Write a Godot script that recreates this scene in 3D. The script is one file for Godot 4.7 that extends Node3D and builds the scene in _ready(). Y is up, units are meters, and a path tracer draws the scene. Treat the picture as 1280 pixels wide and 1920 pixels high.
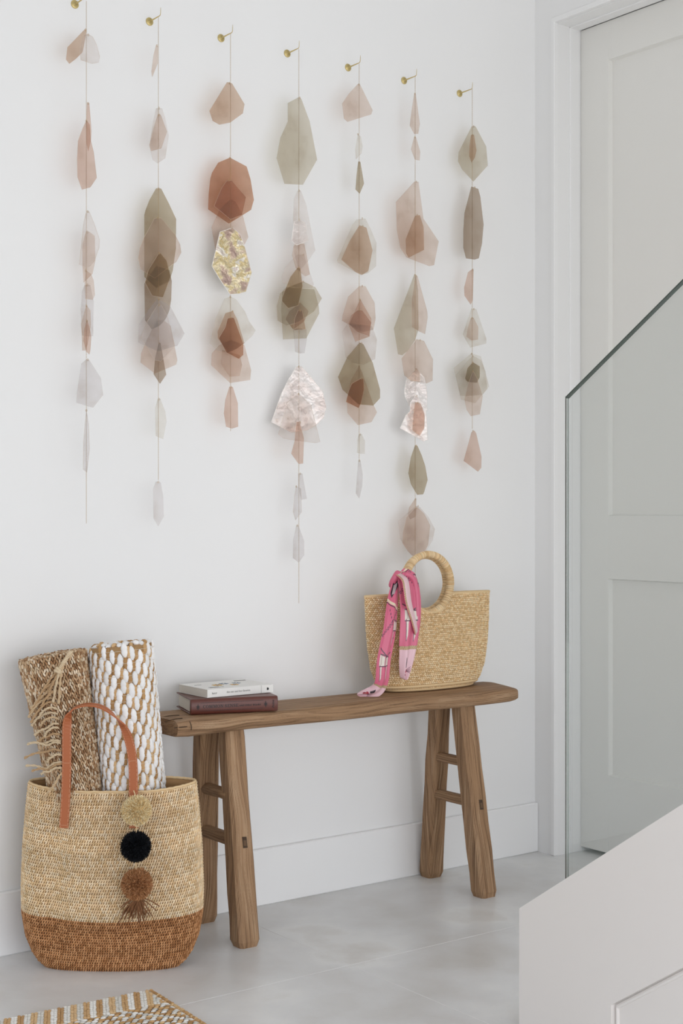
extends Node3D

# A pale entrance hall: seven hanging strands of mica on brass hooks, a worn bench with books and a straw bag,
# a raffia tote with two rolled rugs, a recessed panel door and the glass balustrade of a stair.
# Units are metres; the long wall runs along x, the room lies towards +z.

var M := {}
var taken := {}
var rng := RandomNumberGenerator.new()
var link_mesh: ArrayMesh
var ring_mesh: ArrayMesh
var the_strand: Node3D
var strand_drop := 0.0
var bag_at := Vector3.ZERO


func _ready():
	rng.seed = 77
	# ---- camera, sky, lights, exposure
	var cam := Camera3D.new()
	cam.name = "camera"
	cam.fov = 39.416
	cam.near = 0.02
	cam.position = Vector3(0, 0.85, 2.5785)
	cam.rotation.y = -deg_to_rad(36.605)
	cam.current = true
	add_child(cam)
	var sky_mat := ProceduralSkyMaterial.new()
	sky_mat.sky_top_color = Color(0.55, 0.68, 0.86)
	sky_mat.sky_horizon_color = Color(0.86, 0.89, 0.92)
	sky_mat.ground_horizon_color = Color(0.74, 0.73, 0.70)
	sky_mat.ground_bottom_color = Color(0.5, 0.48, 0.45)
	var sky := Sky.new()
	sky.sky_material = sky_mat
	var env := Environment.new()
	env.background_mode = Environment.BG_SKY
	env.sky = sky
	env.tonemap_mode = Environment.TONE_MAPPER_LINEAR
	env.tonemap_exposure = 1.0
	env.sdfgi_enabled = true
	env.ssao_enabled = true
	env.ssil_enabled = true
	var we := WorldEnvironment.new()
	we.name = "world"
	we.environment = env
	add_child(we)
	# daylight coming in through the two windows, each a light as large as its opening
	area_light("east_window", Vector3(4.16, 1.0, 2.2), Vector3(-1, 0, 0), Vector2(1.6, 1.9), Color(0.985, 0.99, 1.0), 2.0)
	area_light("south_window", Vector3(1.25, 0.65, 3.16), Vector3(0, 0, -1), Vector2(3.3, 1.2), Color(0.995, 0.993, 1.0), 3.7)
	area_light("west_window", Vector3(-1.66, 1.0, 2.0), Vector3(1, 0, 0), Vector2(2.0, 1.6), Color(0.99, 0.99, 1.0), 1.1)

	make_materials()
	make_shell()
	make_door()
	make_balustrade()
	make_bench()
	make_tote()
	make_straw_bag()
	make_floor_rug()
	make_rolls()
	make_scarf()
	make_books()
	make_charm()
	make_strands()


func area_light(called, at, facing, size, col, energy):
	var l := AreaLight3D.new()
	l.name = called + "_daylight"
	l.area_size = size
	l.light_color = col
	l.light_energy = energy
	l.area_normalize_energy = true
	l.area_range = 12.0
	l.area_attenuation = 2.0
	l.shadow_enabled = true
	add_child(l, true)
	l.position = at
	l.basis = Basis.looking_at(facing, Vector3.UP if absf(facing.y) < 0.9 else Vector3.BACK)


# ------------------------------------------------------------------ naming and placing
func numbered(called):
	if not taken.has(called):
		taken[called] = 0
		return called
	taken[called] += 1
	return "%s_%03d" % [called, taken[called]]


func thing(called, label, category, at = Vector3.ZERO, turn = 0.0, group = ""):
	var o := Node3D.new()
	o.name = numbered(called)
	add_child(o, true)
	o.position = at
	o.rotation.y = turn
	o.set_meta("label", label)
	o.set_meta("category", category)
	if group:
		o.set_meta("group", group)
	return o


func obj(called, st, m, parent, at = Vector3.ZERO, label = ""):
	var o := MeshInstance3D.new()
	o.name = called
	if st is Mesh:
		o.mesh = st
	else:
		st.generate_normals()
		o.mesh = st.commit()
	o.material_override = m
	parent.add_child(o, true)
	o.position = at
	if label:
		o.set_meta("label", label)
	return o


func struct(called, st, m, parent = null):
	var o = obj(called, st, m, parent if parent else self)
	if not parent:
		o.set_meta("kind", "structure")
	return o


func swarm(called, mesh, xfs, cols, m, parent, label = ""):
	var mm := MultiMesh.new()
	mm.transform_format = MultiMesh.TRANSFORM_3D
	mm.use_colors = true
	mm.mesh = mesh
	mm.instance_count = xfs.size()
	for i in xfs.size():
		mm.set_instance_transform(i, xfs[i])
		mm.set_instance_color(i, cols[i])
	var o := MultiMeshInstance3D.new()
	o.name = called
	o.multimesh = mm
	o.material_override = m
	o.set_meta("kind", "stuff")
	if label:
		o.set_meta("label", label)
	parent.add_child(o, true)
	return o


# ------------------------------------------------------------------ shapes
func nst(smooth = false):
	var st := SurfaceTool.new()
	st.begin(Mesh.PRIMITIVE_TRIANGLES)
	st.set_smooth_group(0 if smooth else -1)
	return st


func tri(st, a, b, c):
	st.add_vertex(a)
	st.add_vertex(c)
	st.add_vertex(b)


func quad(st, a, b, c, d):
	tri(st, a, b, c)
	tri(st, a, c, d)


func out_face(st, pts, inside):
	var mid := Vector3.ZERO
	for p in pts:
		mid += p
	mid /= pts.size()
	var n = (pts[1] - pts[0]).cross(pts[2] - pts[0])
	var flip = n.dot(mid - inside) < 0.0
	for i in range(1, pts.size() - 1):
		if flip:
			tri(st, pts[0], pts[i + 1], pts[i])
		else:
			tri(st, pts[0], pts[i], pts[i + 1])


func box(st, lo, hi, bevel = 0.0, xf = Transform3D.IDENTITY):
	var c = (lo + hi) / 2.0
	var e = (hi - lo) / 2.0
	var mid = xf * c
	var b = minf(bevel, minf(e.x, minf(e.y, e.z)) * 0.9)
	var corner = {}
	for sx in [-1, 1]:
		for sy in [-1, 1]:
			for sz in [-1, 1]:
				for a in 3:
					var v = Vector3(sx * (e.x - (0.0 if a == 0 else b)), sy * (e.y - (0.0 if a == 1 else b)), sz * (e.z - (0.0 if a == 2 else b)))
					corner[[sx, sy, sz, a]] = xf * (c + v)
	for s in [-1, 1]:
		out_face(st, [corner[[s, -1, -1, 0]], corner[[s, 1, -1, 0]], corner[[s, 1, 1, 0]], corner[[s, -1, 1, 0]]], mid)
		out_face(st, [corner[[-1, s, -1, 1]], corner[[1, s, -1, 1]], corner[[1, s, 1, 1]], corner[[-1, s, 1, 1]]], mid)
		out_face(st, [corner[[-1, -1, s, 2]], corner[[1, -1, s, 2]], corner[[1, 1, s, 2]], corner[[-1, 1, s, 2]]], mid)
	if b <= 0.0:
		return
	for s in [-1, 1]:
		for t in [-1, 1]:
			out_face(st, [corner[[s, t, -1, 0]], corner[[s, t, 1, 0]], corner[[s, t, 1, 1]], corner[[s, t, -1, 1]]], mid)
			out_face(st, [corner[[s, -1, t, 0]], corner[[s, 1, t, 0]], corner[[s, 1, t, 2]], corner[[s, -1, t, 2]]], mid)
			out_face(st, [corner[[-1, s, t, 1]], corner[[1, s, t, 1]], corner[[1, s, t, 2]], corner[[-1, s, t, 2]]], mid)
			for u in [-1, 1]:
				out_face(st, [corner[[s, t, u, 0]], corner[[s, t, u, 1]], corner[[s, t, u, 2]]], mid)


func slab(st, poly, depth, xf):
	# a 2D outline (x, y) with thickness along z, centred on z = 0
	var p: PackedVector2Array = poly.duplicate()
	var area := 0.0
	for i in p.size():
		var q = p[(i + 1) % p.size()]
		area += p[i].x * q.y - q.x * p[i].y
	if area < 0.0:
		p.reverse()
	var idx := Geometry2D.triangulate_polygon(p)
	var h = depth / 2.0
	for k in range(0, idx.size(), 3):
		var a = p[idx[k]]
		var b = p[idx[k + 1]]
		var c = p[idx[k + 2]]
		if (b - a).cross(c - a) < 0.0:
			var t = b
			b = c
			c = t
		tri(st, xf * Vector3(a.x, a.y, h), xf * Vector3(b.x, b.y, h), xf * Vector3(c.x, c.y, h))
		tri(st, xf * Vector3(a.x, a.y, -h), xf * Vector3(c.x, c.y, -h), xf * Vector3(b.x, b.y, -h))
	for i in p.size():
		var a = p[i]
		var b = p[(i + 1) % p.size()]
		quad(st, xf * Vector3(a.x, a.y, h), xf * Vector3(a.x, a.y, -h), xf * Vector3(b.x, b.y, -h), xf * Vector3(b.x, b.y, h))


func loft(st, rings, caps = true):
	for i in rings.size() - 1:
		var a = rings[i]
		var b = rings[i + 1]
		var n = a.size()
		var mid := Vector3.ZERO
		for p in a:
			mid += p
		for p in b:
			mid += p
		mid /= 2.0 * n
		for k in n:
			var l = (k + 1) % n
			out_face(st, [a[k], a[l], b[l], b[k]], mid)
	if caps:
		for e in [0, rings.size() - 1]:
			var r = rings[e]
			var m := Vector3.ZERO
			for p in r:
				m += p
			m /= r.size()
			var other = rings[1] if e == 0 else rings[rings.size() - 2]
			var inside := Vector3.ZERO
			for p in other:
				inside += p
			inside /= other.size()
			for k in r.size():
				out_face(st, [m, r[k], r[(k + 1) % r.size()]], inside)


func spline(pts, n):
	var r: Array[Vector3] = []
	var s = pts.size() - 1
	for i in n + 1:
		var t = float(i) / n * s
		var k = mini(int(t), s - 1)
		var f = t - k
		var a = pts[maxi(k - 1, 0)]
		var b = pts[k]
		var c = pts[k + 1]
		var d = pts[mini(k + 2, s)]
		r.append(b.cubic_interpolate(c, a, d, f))
	return r


func lut(a, x):
	# piecewise values: [[x, y], ...]
	for i in a.size() - 1:
		if x <= a[i + 1][0]:
			var f = clampf((x - a[i][0]) / (a[i + 1][0] - a[i][0]), 0.0, 1.0)
			return lerpf(a[i][1], a[i + 1][1], f)
	return a[-1][1]


func tube(st, pts, radius, sides = 6, caps = true, closed = false):
	# radius: a number or one number per point
	var n = pts.size()
	var t0 = (pts[1] - pts[0]).normalized()
	var side = t0.cross(Vector3.UP if absf(t0.y) < 0.9 else Vector3.RIGHT).normalized()
	var rings := []
	for i in n:
		var t
		if closed:
			t = (pts[(i + 1) % n] - pts[(i - 1 + n) % n]).normalized()
		else:
			t = (pts[mini(i + 1, n - 1)] - pts[maxi(i - 1, 0)]).normalized()
		side = (side - t * side.dot(t)).normalized()
		var up = t.cross(side)
		var r = radius[i] if radius is Array else radius
		var ring := PackedVector3Array()
		for k in sides:
			var a = TAU * k / sides
			ring.append(pts[i] + (side * cos(a) + up * sin(a)) * r)
		rings.append(ring)
	for i in (n if closed else n - 1):
		var a = rings[i]
		var b = rings[(i + 1) % n]
		for k in sides:
			var l = (k + 1) % sides
			quad(st, a[k], a[l], b[l], b[k])
	if caps and not closed:
		for k in sides:
			var l = (k + 1) % sides
			tri(st, pts[0], rings[0][l], rings[0][k])
			tri(st, pts[n - 1], rings[n - 1][k], rings[n - 1][l])


func lathe(st, prof, sides, xf = Transform3D.IDENTITY):
	# profile of (radius, height) from bottom to top, around y
	for i in prof.size() - 1:
		for k in sides:
			var a = TAU * k / sides
			var b = TAU * (k + 1) / sides
			var p = prof[i]
			var q = prof[i + 1]
			var v1 = xf * Vector3(p.x * cos(a), p.y, -p.x * sin(a))
			var v2 = xf * Vector3(p.x * cos(b), p.y, -p.x * sin(b))
			var v3 = xf * Vector3(q.x * cos(b), q.y, -q.x * sin(b))
			var v4 = xf * Vector3(q.x * cos(a), q.y, -q.x * sin(a))
			if p.x > 1e-6:
				tri(st, v1, v2, v3)
			if q.x > 1e-6:
				tri(st, v1, v3, v4)


func blob(r: Vector3, sides = 6, rings = 4):
	var st = nst(true)
	var prof := []
	for i in rings + 1:
		var a = PI * i / rings - PI / 2
		prof.append(Vector2(maxf(cos(a), 0.0) if i > 0 and i < rings else 0.0, sin(a)))
	lathe(st, prof, sides, Transform3D(Basis.from_scale(r), Vector3.ZERO))
	st.generate_normals()
	return st.commit()


func torus(st, centre, axis, big, small, nb = 16, ns = 5, squash = 1.0):
	var u = axis.cross(Vector3.UP if absf(axis.y) < 0.9 else Vector3.RIGHT).normalized()
	var v = axis.cross(u)
	var pts := []
	for i in nb:
		var a = TAU * i / nb
		pts.append(centre + u * cos(a) * big + v * sin(a) * big * squash)
	tube(st, pts, small, ns, false, true)


func c8(r, g, b) -> Color:
	return Color(r / 255.0, g / 255.0, b / 255.0)


func lin(c, v = 0.0):
	# a linear tint with a little variety for one stitch of many
	var l = c.srgb_to_linear()
	var f = 1.0 + rng.randf_range(-v, v)
	return Color(l.r * f, l.g * f, l.b * f, 1.0)


# ------------------------------------------------------------------ materials
func flat_mat(called, col, rough = 0.6, metal = 0.0, spec = 0.5):
	var m := StandardMaterial3D.new()
	m.resource_name = called
	m.albedo_color = col
	m.roughness = rough
	m.metallic = metal
	m.metallic_specular = spec
	M[called] = m
	return m


func noise(freq, octaves = 4, seed_ = 1, kind = FastNoiseLite.TYPE_SIMPLEX_SMOOTH):
	var n := FastNoiseLite.new()
	n.noise_type = kind
	n.seed = seed_
	n.frequency = freq
	n.fractal_octaves = octaves
	return n


func noise_tex(size, freq, stops, octaves = 5, seed_ = 3, warp = 0.0):
	var n = noise(freq, octaves, seed_)
	if warp > 0.0:
		n.domain_warp_enabled = true
		n.domain_warp_amplitude = warp
		n.domain_warp_frequency = freq * 0.7
	var g := Gradient.new()
	g.offsets = PackedFloat32Array(stops.map(func(s): return s[0]))
	g.colors = PackedColorArray(stops.map(func(s): return s[1]))
	var t := NoiseTexture2D.new()
	t.width = size
	t.height = size
	t.seamless = true
	t.noise = n
	t.color_ramp = g
	return t


func grain_image(along_x, lift = 1.0):
	# worn, warm brown hardwood: long streaks, pores and a few pale rubbed patches
	var w := 1024
	var h := 512
	var im := Image.create(w, h, false, Image.FORMAT_RGB8)
	var streak = noise(0.02, 3, 11)
	var fine = noise(0.06, 2, 12)
	var wear = noise(0.008, 4, 13)
	var bend = noise(0.004, 2, 14)
	var dark = c8(108, 80, 56)
	var mid = c8(172, 136, 102)
	var pale = c8(206, 176, 142)
	for y in h:
		for x in w:
			var yy = y + bend.get_noise_2d(x, y * 0.4) * 16.0
			var s = streak.get_noise_2d(x * 0.07, yy * 2.4)
			var f = fine.get_noise_2d(x * 0.10, yy * 4.6)
			var wv = wear.get_noise_2d(x * 0.7, y * 1.6)
			var c = mid.lerp(dark, clampf(s * 0.9 + f * 0.75 + 0.02, 0.0, 1.0)).lerp(pale, clampf(-s * 0.6 + wv * 0.75 - f * 0.15, 0.0, 0.8))
			if f > 0.40:
				c = c.lerp(c8(84, 62, 44), 0.4)
			im.set_pixel(x, y, Color(minf(c.r * lift, 1.0), minf(c.g * lift, 1.0), minf(c.b * lift, 1.0)))
	if not along_x:
		im.rotate_90(CLOCKWISE)
	return ImageTexture.create_from_image(im)


func make_materials():
	flat_mat("paint", c8(247, 247, 246), 0.7)
	flat_mat("trim_paint", c8(249, 249, 248), 0.45)
	flat_mat("door_paint", c8(242, 241, 236), 0.42)
	flat_mat("stair_paint", c8(236, 231, 226), 0.5)
	flat_mat("ceiling_paint", c8(246, 246, 245), 0.9)
	flat_mat("dark_void", c8(40, 38, 36), 0.9)
	flat_mat("grout", c8(240, 239, 236), 0.8)
	var tile = flat_mat("tile", Color.WHITE, 0.34, 0.0, 0.45)
	tile.albedo_texture = noise_tex(1024, 0.0032, [[0.0, c8(208, 205, 200)], [0.35, c8(221, 220, 218)], [0.55, c8(227, 227, 226)], [0.75, c8(235, 235, 233)], [1.0, c8(219, 216, 211)]], 6, 21, 60.0)
	tile.uv1_triplanar = true
	tile.uv1_world_triplanar = true
	tile.uv1_scale = Vector3(0.8, 0.8, 0.8)
	var wl = flat_mat("wood_long", Color.WHITE, 0.62, 0.0, 0.35)
	wl.albedo_texture = grain_image(true, 0.93)
	wl.uv1_triplanar = true
	wl.uv1_scale = Vector3(0.9, 3.8, 3.8)
	wl.uv1_offset = Vector3(0.5, 0.27, 0.41)
	var bump = noise_tex(512, 0.02, [[0.0, Color.BLACK], [1.0, Color.WHITE]], 4, 8)
	wl.heightmap_enabled = true
	wl.heightmap_texture = bump
	wl.heightmap_scale = 0.25
	var wu = flat_mat("wood_upright", Color.WHITE, 0.62, 0.0, 0.35)
	wu.albedo_texture = grain_image(false, 0.95)
	wu.uv1_triplanar = true
	wu.uv1_scale = Vector3(3.8, 0.9, 3.8)
	wu.heightmap_enabled = true
	wu.heightmap_texture = bump
	wu.heightmap_scale = 0.25
	flat_mat("wood_dark", c8(72, 54, 38), 0.8)
	flat_mat("end_grain", c8(104, 80, 58), 0.85)
	flat_mat("brass", c8(206, 186, 128), 0.42, 0.6)
	flat_mat("chain", c8(190, 162, 120), 0.35, 0.8)
	for k in ["raffia", "yarn", "cotton"]:
		var m = flat_mat(k, Color.WHITE, 0.75, 0.0, 0.3)
		m.vertex_color_use_as_albedo = true
	flat_mat("raffia_shell", c8(176, 138, 94), 0.85)
	flat_mat("raffia_shell_dark", c8(84, 52, 30), 0.85)
	flat_mat("straw_shell", c8(216, 176, 122), 0.85)
	flat_mat("straw_cord", c8(230, 200, 154), 0.7)
	flat_mat("jute_core", c8(104, 78, 54), 0.9)
	flat_mat("rug_core", c8(176, 140, 96), 0.9)
	flat_mat("leather", c8(182, 104, 62), 0.5)
	flat_mat("leather_thread", c8(222, 176, 142), 0.7)
	flat_mat("book_leather", c8(96, 50, 40), 0.36)
	flat_mat("book_ink", c8(34, 18, 16), 0.5)
	flat_mat("book_paper", c8(226, 220, 208), 0.8)
	flat_mat("cover_white", c8(238, 236, 231), 0.45)
	flat_mat("ink_grey", c8(84, 80, 78), 0.6)
	flat_mat("ink_black", c8(28, 28, 30), 0.6)
	flat_mat("petal_yellow", c8(206, 160, 64), 0.6)
	flat_mat("petal_blue", c8(118, 136, 152), 0.6)
	flat_mat("warp_thread", c8(232, 222, 204), 0.8)
	flat_mat("glass_dark_line", c8(112, 108, 96), 0.2)
	flat_mat("glass_light_line", c8(186, 194, 186), 0.2)
	flat_mat("glass_edge", c8(58, 70, 62), 0.15)
	var g = flat_mat("glass", Color(0.30, 0.44, 0.38, 0.10), 0.02)
	g.transparency = BaseMaterial3D.TRANSPARENCY_ALPHA
	make_mica()


func make_mica():
	# thin sheets that filter what is behind them: the tint is what one sheet makes of white
	var speckle = noise_tex(256, 0.012, [[0.0, Color(0.95, 0.935, 0.92)], [0.4, Color(0.98, 0.976, 0.97)], [1.0, Color(1, 1, 1)]], 5, 31)
	var kinds := {
		"clear": c8(206, 201, 197), "lilac": c8(197, 194, 193), "sageclear": c8(203, 200, 192), "blush": c8(197, 181, 169), "rose": c8(190, 164, 149),
		"tan": c8(182, 157, 136), "rust": c8(168, 124, 98), "rustdeep": c8(178, 140, 118), "olive": c8(155, 142, 118), "olivedark": c8(158, 136, 106),
		"sage": c8(182, 175, 158), "smoke": c8(148, 132, 115)}
	var white := c8(216, 216, 214).srgb_to_linear()
	for k in kinds:
		var t: Color = kinds[k].srgb_to_linear()
		var c := Color(pow(minf(t.r / white.r, 1.0), 0.64), pow(minf(t.g / white.g, 1.0), 0.64), pow(minf(t.b / white.b, 1.0), 0.64))
		var m = flat_mat("mica_" + k, c.linear_to_srgb(), 0.2, 0.0, 0.5)
		m.albedo_color.a = 0.06
		m.refraction_enabled = true
		m.refraction_scale = 0.0
		m.albedo_texture = speckle
		m.uv1_triplanar = true
		m.uv1_scale = Vector3(7, 7, 7)
		m.clearcoat_enabled = true
		m.clearcoat = 0.35
		m.clearcoat_roughness = 0.22
	var flake = noise_tex(512, 0.012, [[0.0, c8(172, 142, 134)], [0.3, c8(204, 176, 156)], [0.45, c8(236, 222, 184)], [0.58, c8(222, 198, 138)], [0.72, c8(250, 244, 230)], [1.0, c8(196, 168, 160)]], 6, 41, 40.0)
	var ridges = noise_tex(512, 0.02, [[0.0, Color.BLACK], [0.5, Color(0.7, 0.7, 0.7)], [1.0, Color.WHITE]], 6, 43, 30.0)
	var pale = noise_tex(512, 0.014, [[0.0, c8(214, 194, 186)], [0.4, c8(236, 224, 218)], [0.7, c8(246, 240, 236)], [1.0, c8(222, 206, 198)]], 6, 45, 30.0)
	for row in [["gold", flake, 0.80, 0.30, 0.22], ["pearl", pale, 0.5, 0.35, 0.24], ["glint", pale, 0.34, 0.35, 0.18]]:
		var m = flat_mat("mica_" + row[0], Color(1, 1, 1, row[2]), row[4], row[3], 0.7)
		m.albedo_texture = row[1]
		m.uv1_triplanar = true
		m.uv1_scale = Vector3(3.2, 3.2, 3.2)
		m.heightmap_enabled = true
		m.heightmap_texture = ridges
		m.heightmap_scale = {"gold": 0.5, "pearl": 0.10, "glint": 0.24}[row[0]]
		m.transparency = BaseMaterial3D.TRANSPARENCY_ALPHA
	flat_mat("mica_edge", c8(216, 200, 184), 0.3)
	flat_mat("mica_rim", c8(250, 245, 240), 0.2, 0.1)


# ------------------------------------------------------------------ the room
func plain_box(lo, hi, bevel = 0.0):
	var st = nst()
	box(st, lo, hi, bevel)
	return st


func make_shell():
	var fl = struct("floor", plain_box(Vector3(-1.9, -0.15, -0.2), Vector3(4.4, -0.0004, 3.4)), M.grout)
	# large tiles, the joints a hair lower than the tiles
	var pitch := 0.9
	var st = nst()
	box(st, Vector3(-0.4492, -0.008, -0.4492), Vector3(0.4492, 0, 0.4492), 0.0003)
	st.generate_normals()
	var tile_mesh = st.commit()
	for i in range(-6, 6):
		for k in range(-1, 8):
			var x = 1.612 + (i + 0.5) * pitch
			var z = 0.436 + (k - 0.5) * pitch
			if x < -1.9 or x > 4.4 or z > 3.4:
				continue
			obj("tile", tile_mesh, M.tile, fl, Vector3(x, 0, z))
	struct("wall_north", plain_box(Vector3(-1.9, -0.15, -0.2), Vector3(2.78, 3.7, -0.012)), M.paint)
	st = nst()
	box(st, Vector3(-1.7, 0.0, -0.012), Vector3(2.529, 0.1222, 0.0), 0.0022)
	struct("baseboard_north", st, M.trim_paint)
	# the wall that holds the door, with its opening
	var wall = struct("wall_east", plain_box(Vector3(2.529, 0, -0.012), Vector3(2.66, 3.55, 0.058)), M.paint)
	struct("lintel", plain_box(Vector3(2.529, 2.061, 0.058), Vector3(2.66, 3.55, 0.95)), M.paint, wall)
	struct("pier", plain_box(Vector3(2.529, 0, 0.95), Vector3(2.66, 3.55, 1.1)), M.paint, wall)
	struct("backing", plain_box(Vector3(2.74, -0.15, -0.2), Vector3(2.84, 3.7, 1.0)), M.dark_void, wall)
	struct("return", plain_box(Vector3(2.66, -0.15, 1.0), Vector3(4.4, 3.7, 1.1)), M.paint, wall)
	var v = struct("wall_west", plain_box(Vector3(-1.9, -0.15, -0.2), Vector3(-1.7, 0.2, 3.4)), M.paint)
	struct("head", plain_box(Vector3(-1.9, 1.8, -0.2), Vector3(-1.7, 3.7, 3.4)), M.paint, v)
	struct("pier", plain_box(Vector3(-1.9, 0.2, -0.2), Vector3(-1.7, 1.8, 1.0)), M.paint, v)
	struct("pier", plain_box(Vector3(-1.9, 0.2, 3.0), Vector3(-1.7, 1.8, 3.4)), M.paint, v)
	struct("ceiling", plain_box(Vector3(-1.9, 3.55, -0.2), Vector3(4.4, 3.7, 3.4)), M.ceiling_paint)
	# far east wall and south wall, each round a window
	var e = struct("wall_stairwell", plain_box(Vector3(4.2, -0.15, 1.0), Vector3(4.4, 0.05, 3.4)), M.paint)
	struct("head", plain_box(Vector3(4.2, 1.95, 1.0), Vector3(4.4, 3.7, 3.4)), M.paint, e)
	struct("pier", plain_box(Vector3(4.2, 0.05, 1.0), Vector3(4.4, 1.95, 1.38)), M.paint, e)
	struct("pier", plain_box(Vector3(4.2, 0.05, 3.02), Vector3(4.4, 1.95, 3.4)), M.paint, e)
	var s = struct("wall_south", plain_box(Vector3(-1.9, -0.15, 3.2), Vector3(4.4, 0.05, 3.4)), M.paint)
	struct("head", plain_box(Vector3(-1.9, 1.25, 3.2), Vector3(4.4, 3.7, 3.4)), M.paint, s)
	struct("pier", plain_box(Vector3(-1.9, 0.05, 3.2), Vector3(-0.4, 1.25, 3.4)), M.paint, s)
	struct("pier", plain_box(Vector3(2.9, 0.05, 3.2), Vector3(4.4, 1.25, 3.4)), M.paint, s)
	# window frames
	var windows := 0
	for w in [[Vector3(4.28, 0.05, 1.38), Vector3(4.34, 1.95, 3.02), true], [Vector3(-0.4, 0.05, 3.28), Vector3(2.9, 1.25, 3.34), false], [Vector3(-1.84, 0.2, 1.0), Vector3(-1.78, 1.8, 3.0), true]]:
		var f = nst()
		var lo: Vector3 = w[0]
		var hi: Vector3 = w[1]
		box(f, lo, Vector3(hi.x, lo.y + 0.05, hi.z), 0.004)
		box(f, Vector3(lo.x, hi.y - 0.05, lo.z), hi, 0.004)
		if w[2]:
			for z in [lo.z, (lo.z + hi.z) / 2 - 0.025, hi.z - 0.05]:
				box(f, Vector3(lo.x, lo.y, z), Vector3(hi.x, hi.y, z + 0.05), 0.004)
		else:
			for k in 5:
				var x = lerpf(lo.x, hi.x - 0.05, k / 4.0)
				box(f, Vector3(x, lo.y, lo.z), Vector3(x + 0.05, hi.y, hi.z), 0.004)
		windows += 1
		struct("window_%d" % windows, f, M.trim_paint)


func make_door():
	var top := 2.056
	var x0 := 2.619
	# jamb lining with its little steps, then the head the same way
	var st = nst()
	box(st, Vector3(2.5255, 0, 0.046), Vector3(2.5385, 2.0625, 0.0592), 0.0015)
	box(st, Vector3(2.5385, 0, 0.046), Vector3(2.580, 2.058, 0.0578), 0.001)
	box(st, Vector3(2.580, 0, 0.046), Vector3(2.613, 2.06, 0.0612), 0.0015)
	box(st, Vector3(2.5255, 2.0592, 0.046), Vector3(2.5385, 2.073, 0.95), 0.0015)
	box(st, Vector3(2.5385, 2.0578, 0.046), Vector3(2.580, 2.073, 0.95), 0.001)
	box(st, Vector3(2.580, 2.0545, 0.046), Vector3(2.613, 2.073, 0.95), 0.0015)
	box(st, Vector3(2.5255, 0, 0.936), Vector3(2.613, 2.06, 0.952), 0.0015)
	struct("trim_1", st, M.trim_paint)
	# panel door: two stiles, three rails, two sunk panels
	var d = nst()
	box(d, Vector3(x0 + 0.012, 0.02, 0.07), Vector3(x0 + 0.03, 2.04, 0.925))
	var door = struct("door_1", d, M.door_paint)
	for z in [[0.0585, 0.1515], [0.845, 0.934]]:
		obj("stile", plain_box(Vector3(x0, 0.012, z[0]), Vector3(x0 + 0.04, top, z[1]), 0.0003), M.door_paint, door)
	for y in [[0.012, 0.2022], [0.6861, 0.8408], [1.9607, top]]:
		obj("rail", plain_box(Vector3(x0, y[0], 0.1515), Vector3(x0 + 0.04, y[1], 0.845), 0.0003), M.door_paint, door)
	for y in [[0.2022, 0.6861], [0.8408, 1.9607]]:
		# a sloped bead round each panel
		var b = nst()
		var lo := Vector2(0.1515, y[0])
		var hi := Vector2(0.845, y[1])
		var w := 0.0032
		var f := x0 + 0.001
		var k := x0 + 0.0125
		var o4 = [Vector3(f, lo.y, lo.x), Vector3(f, lo.y, hi.x), Vector3(f, hi.y, hi.x), Vector3(f, hi.y, lo.x)]
		var i4 = [Vector3(k, lo.y + w, lo.x + w), Vector3(k, lo.y + w, hi.x - w), Vector3(k, hi.y - w, hi.x - w), Vector3(k, hi.y - w, lo.x + w)]
		for n in 4:
			out_face(b, [o4[n], o4[(n + 1) % 4], i4[(n + 1) % 4], i4[n]], Vector3(x0 + 0.2, (lo.y + hi.y) / 2, (lo.x + hi.x) / 2))
		obj("panel_bead", b, M.door_paint, door)


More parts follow.
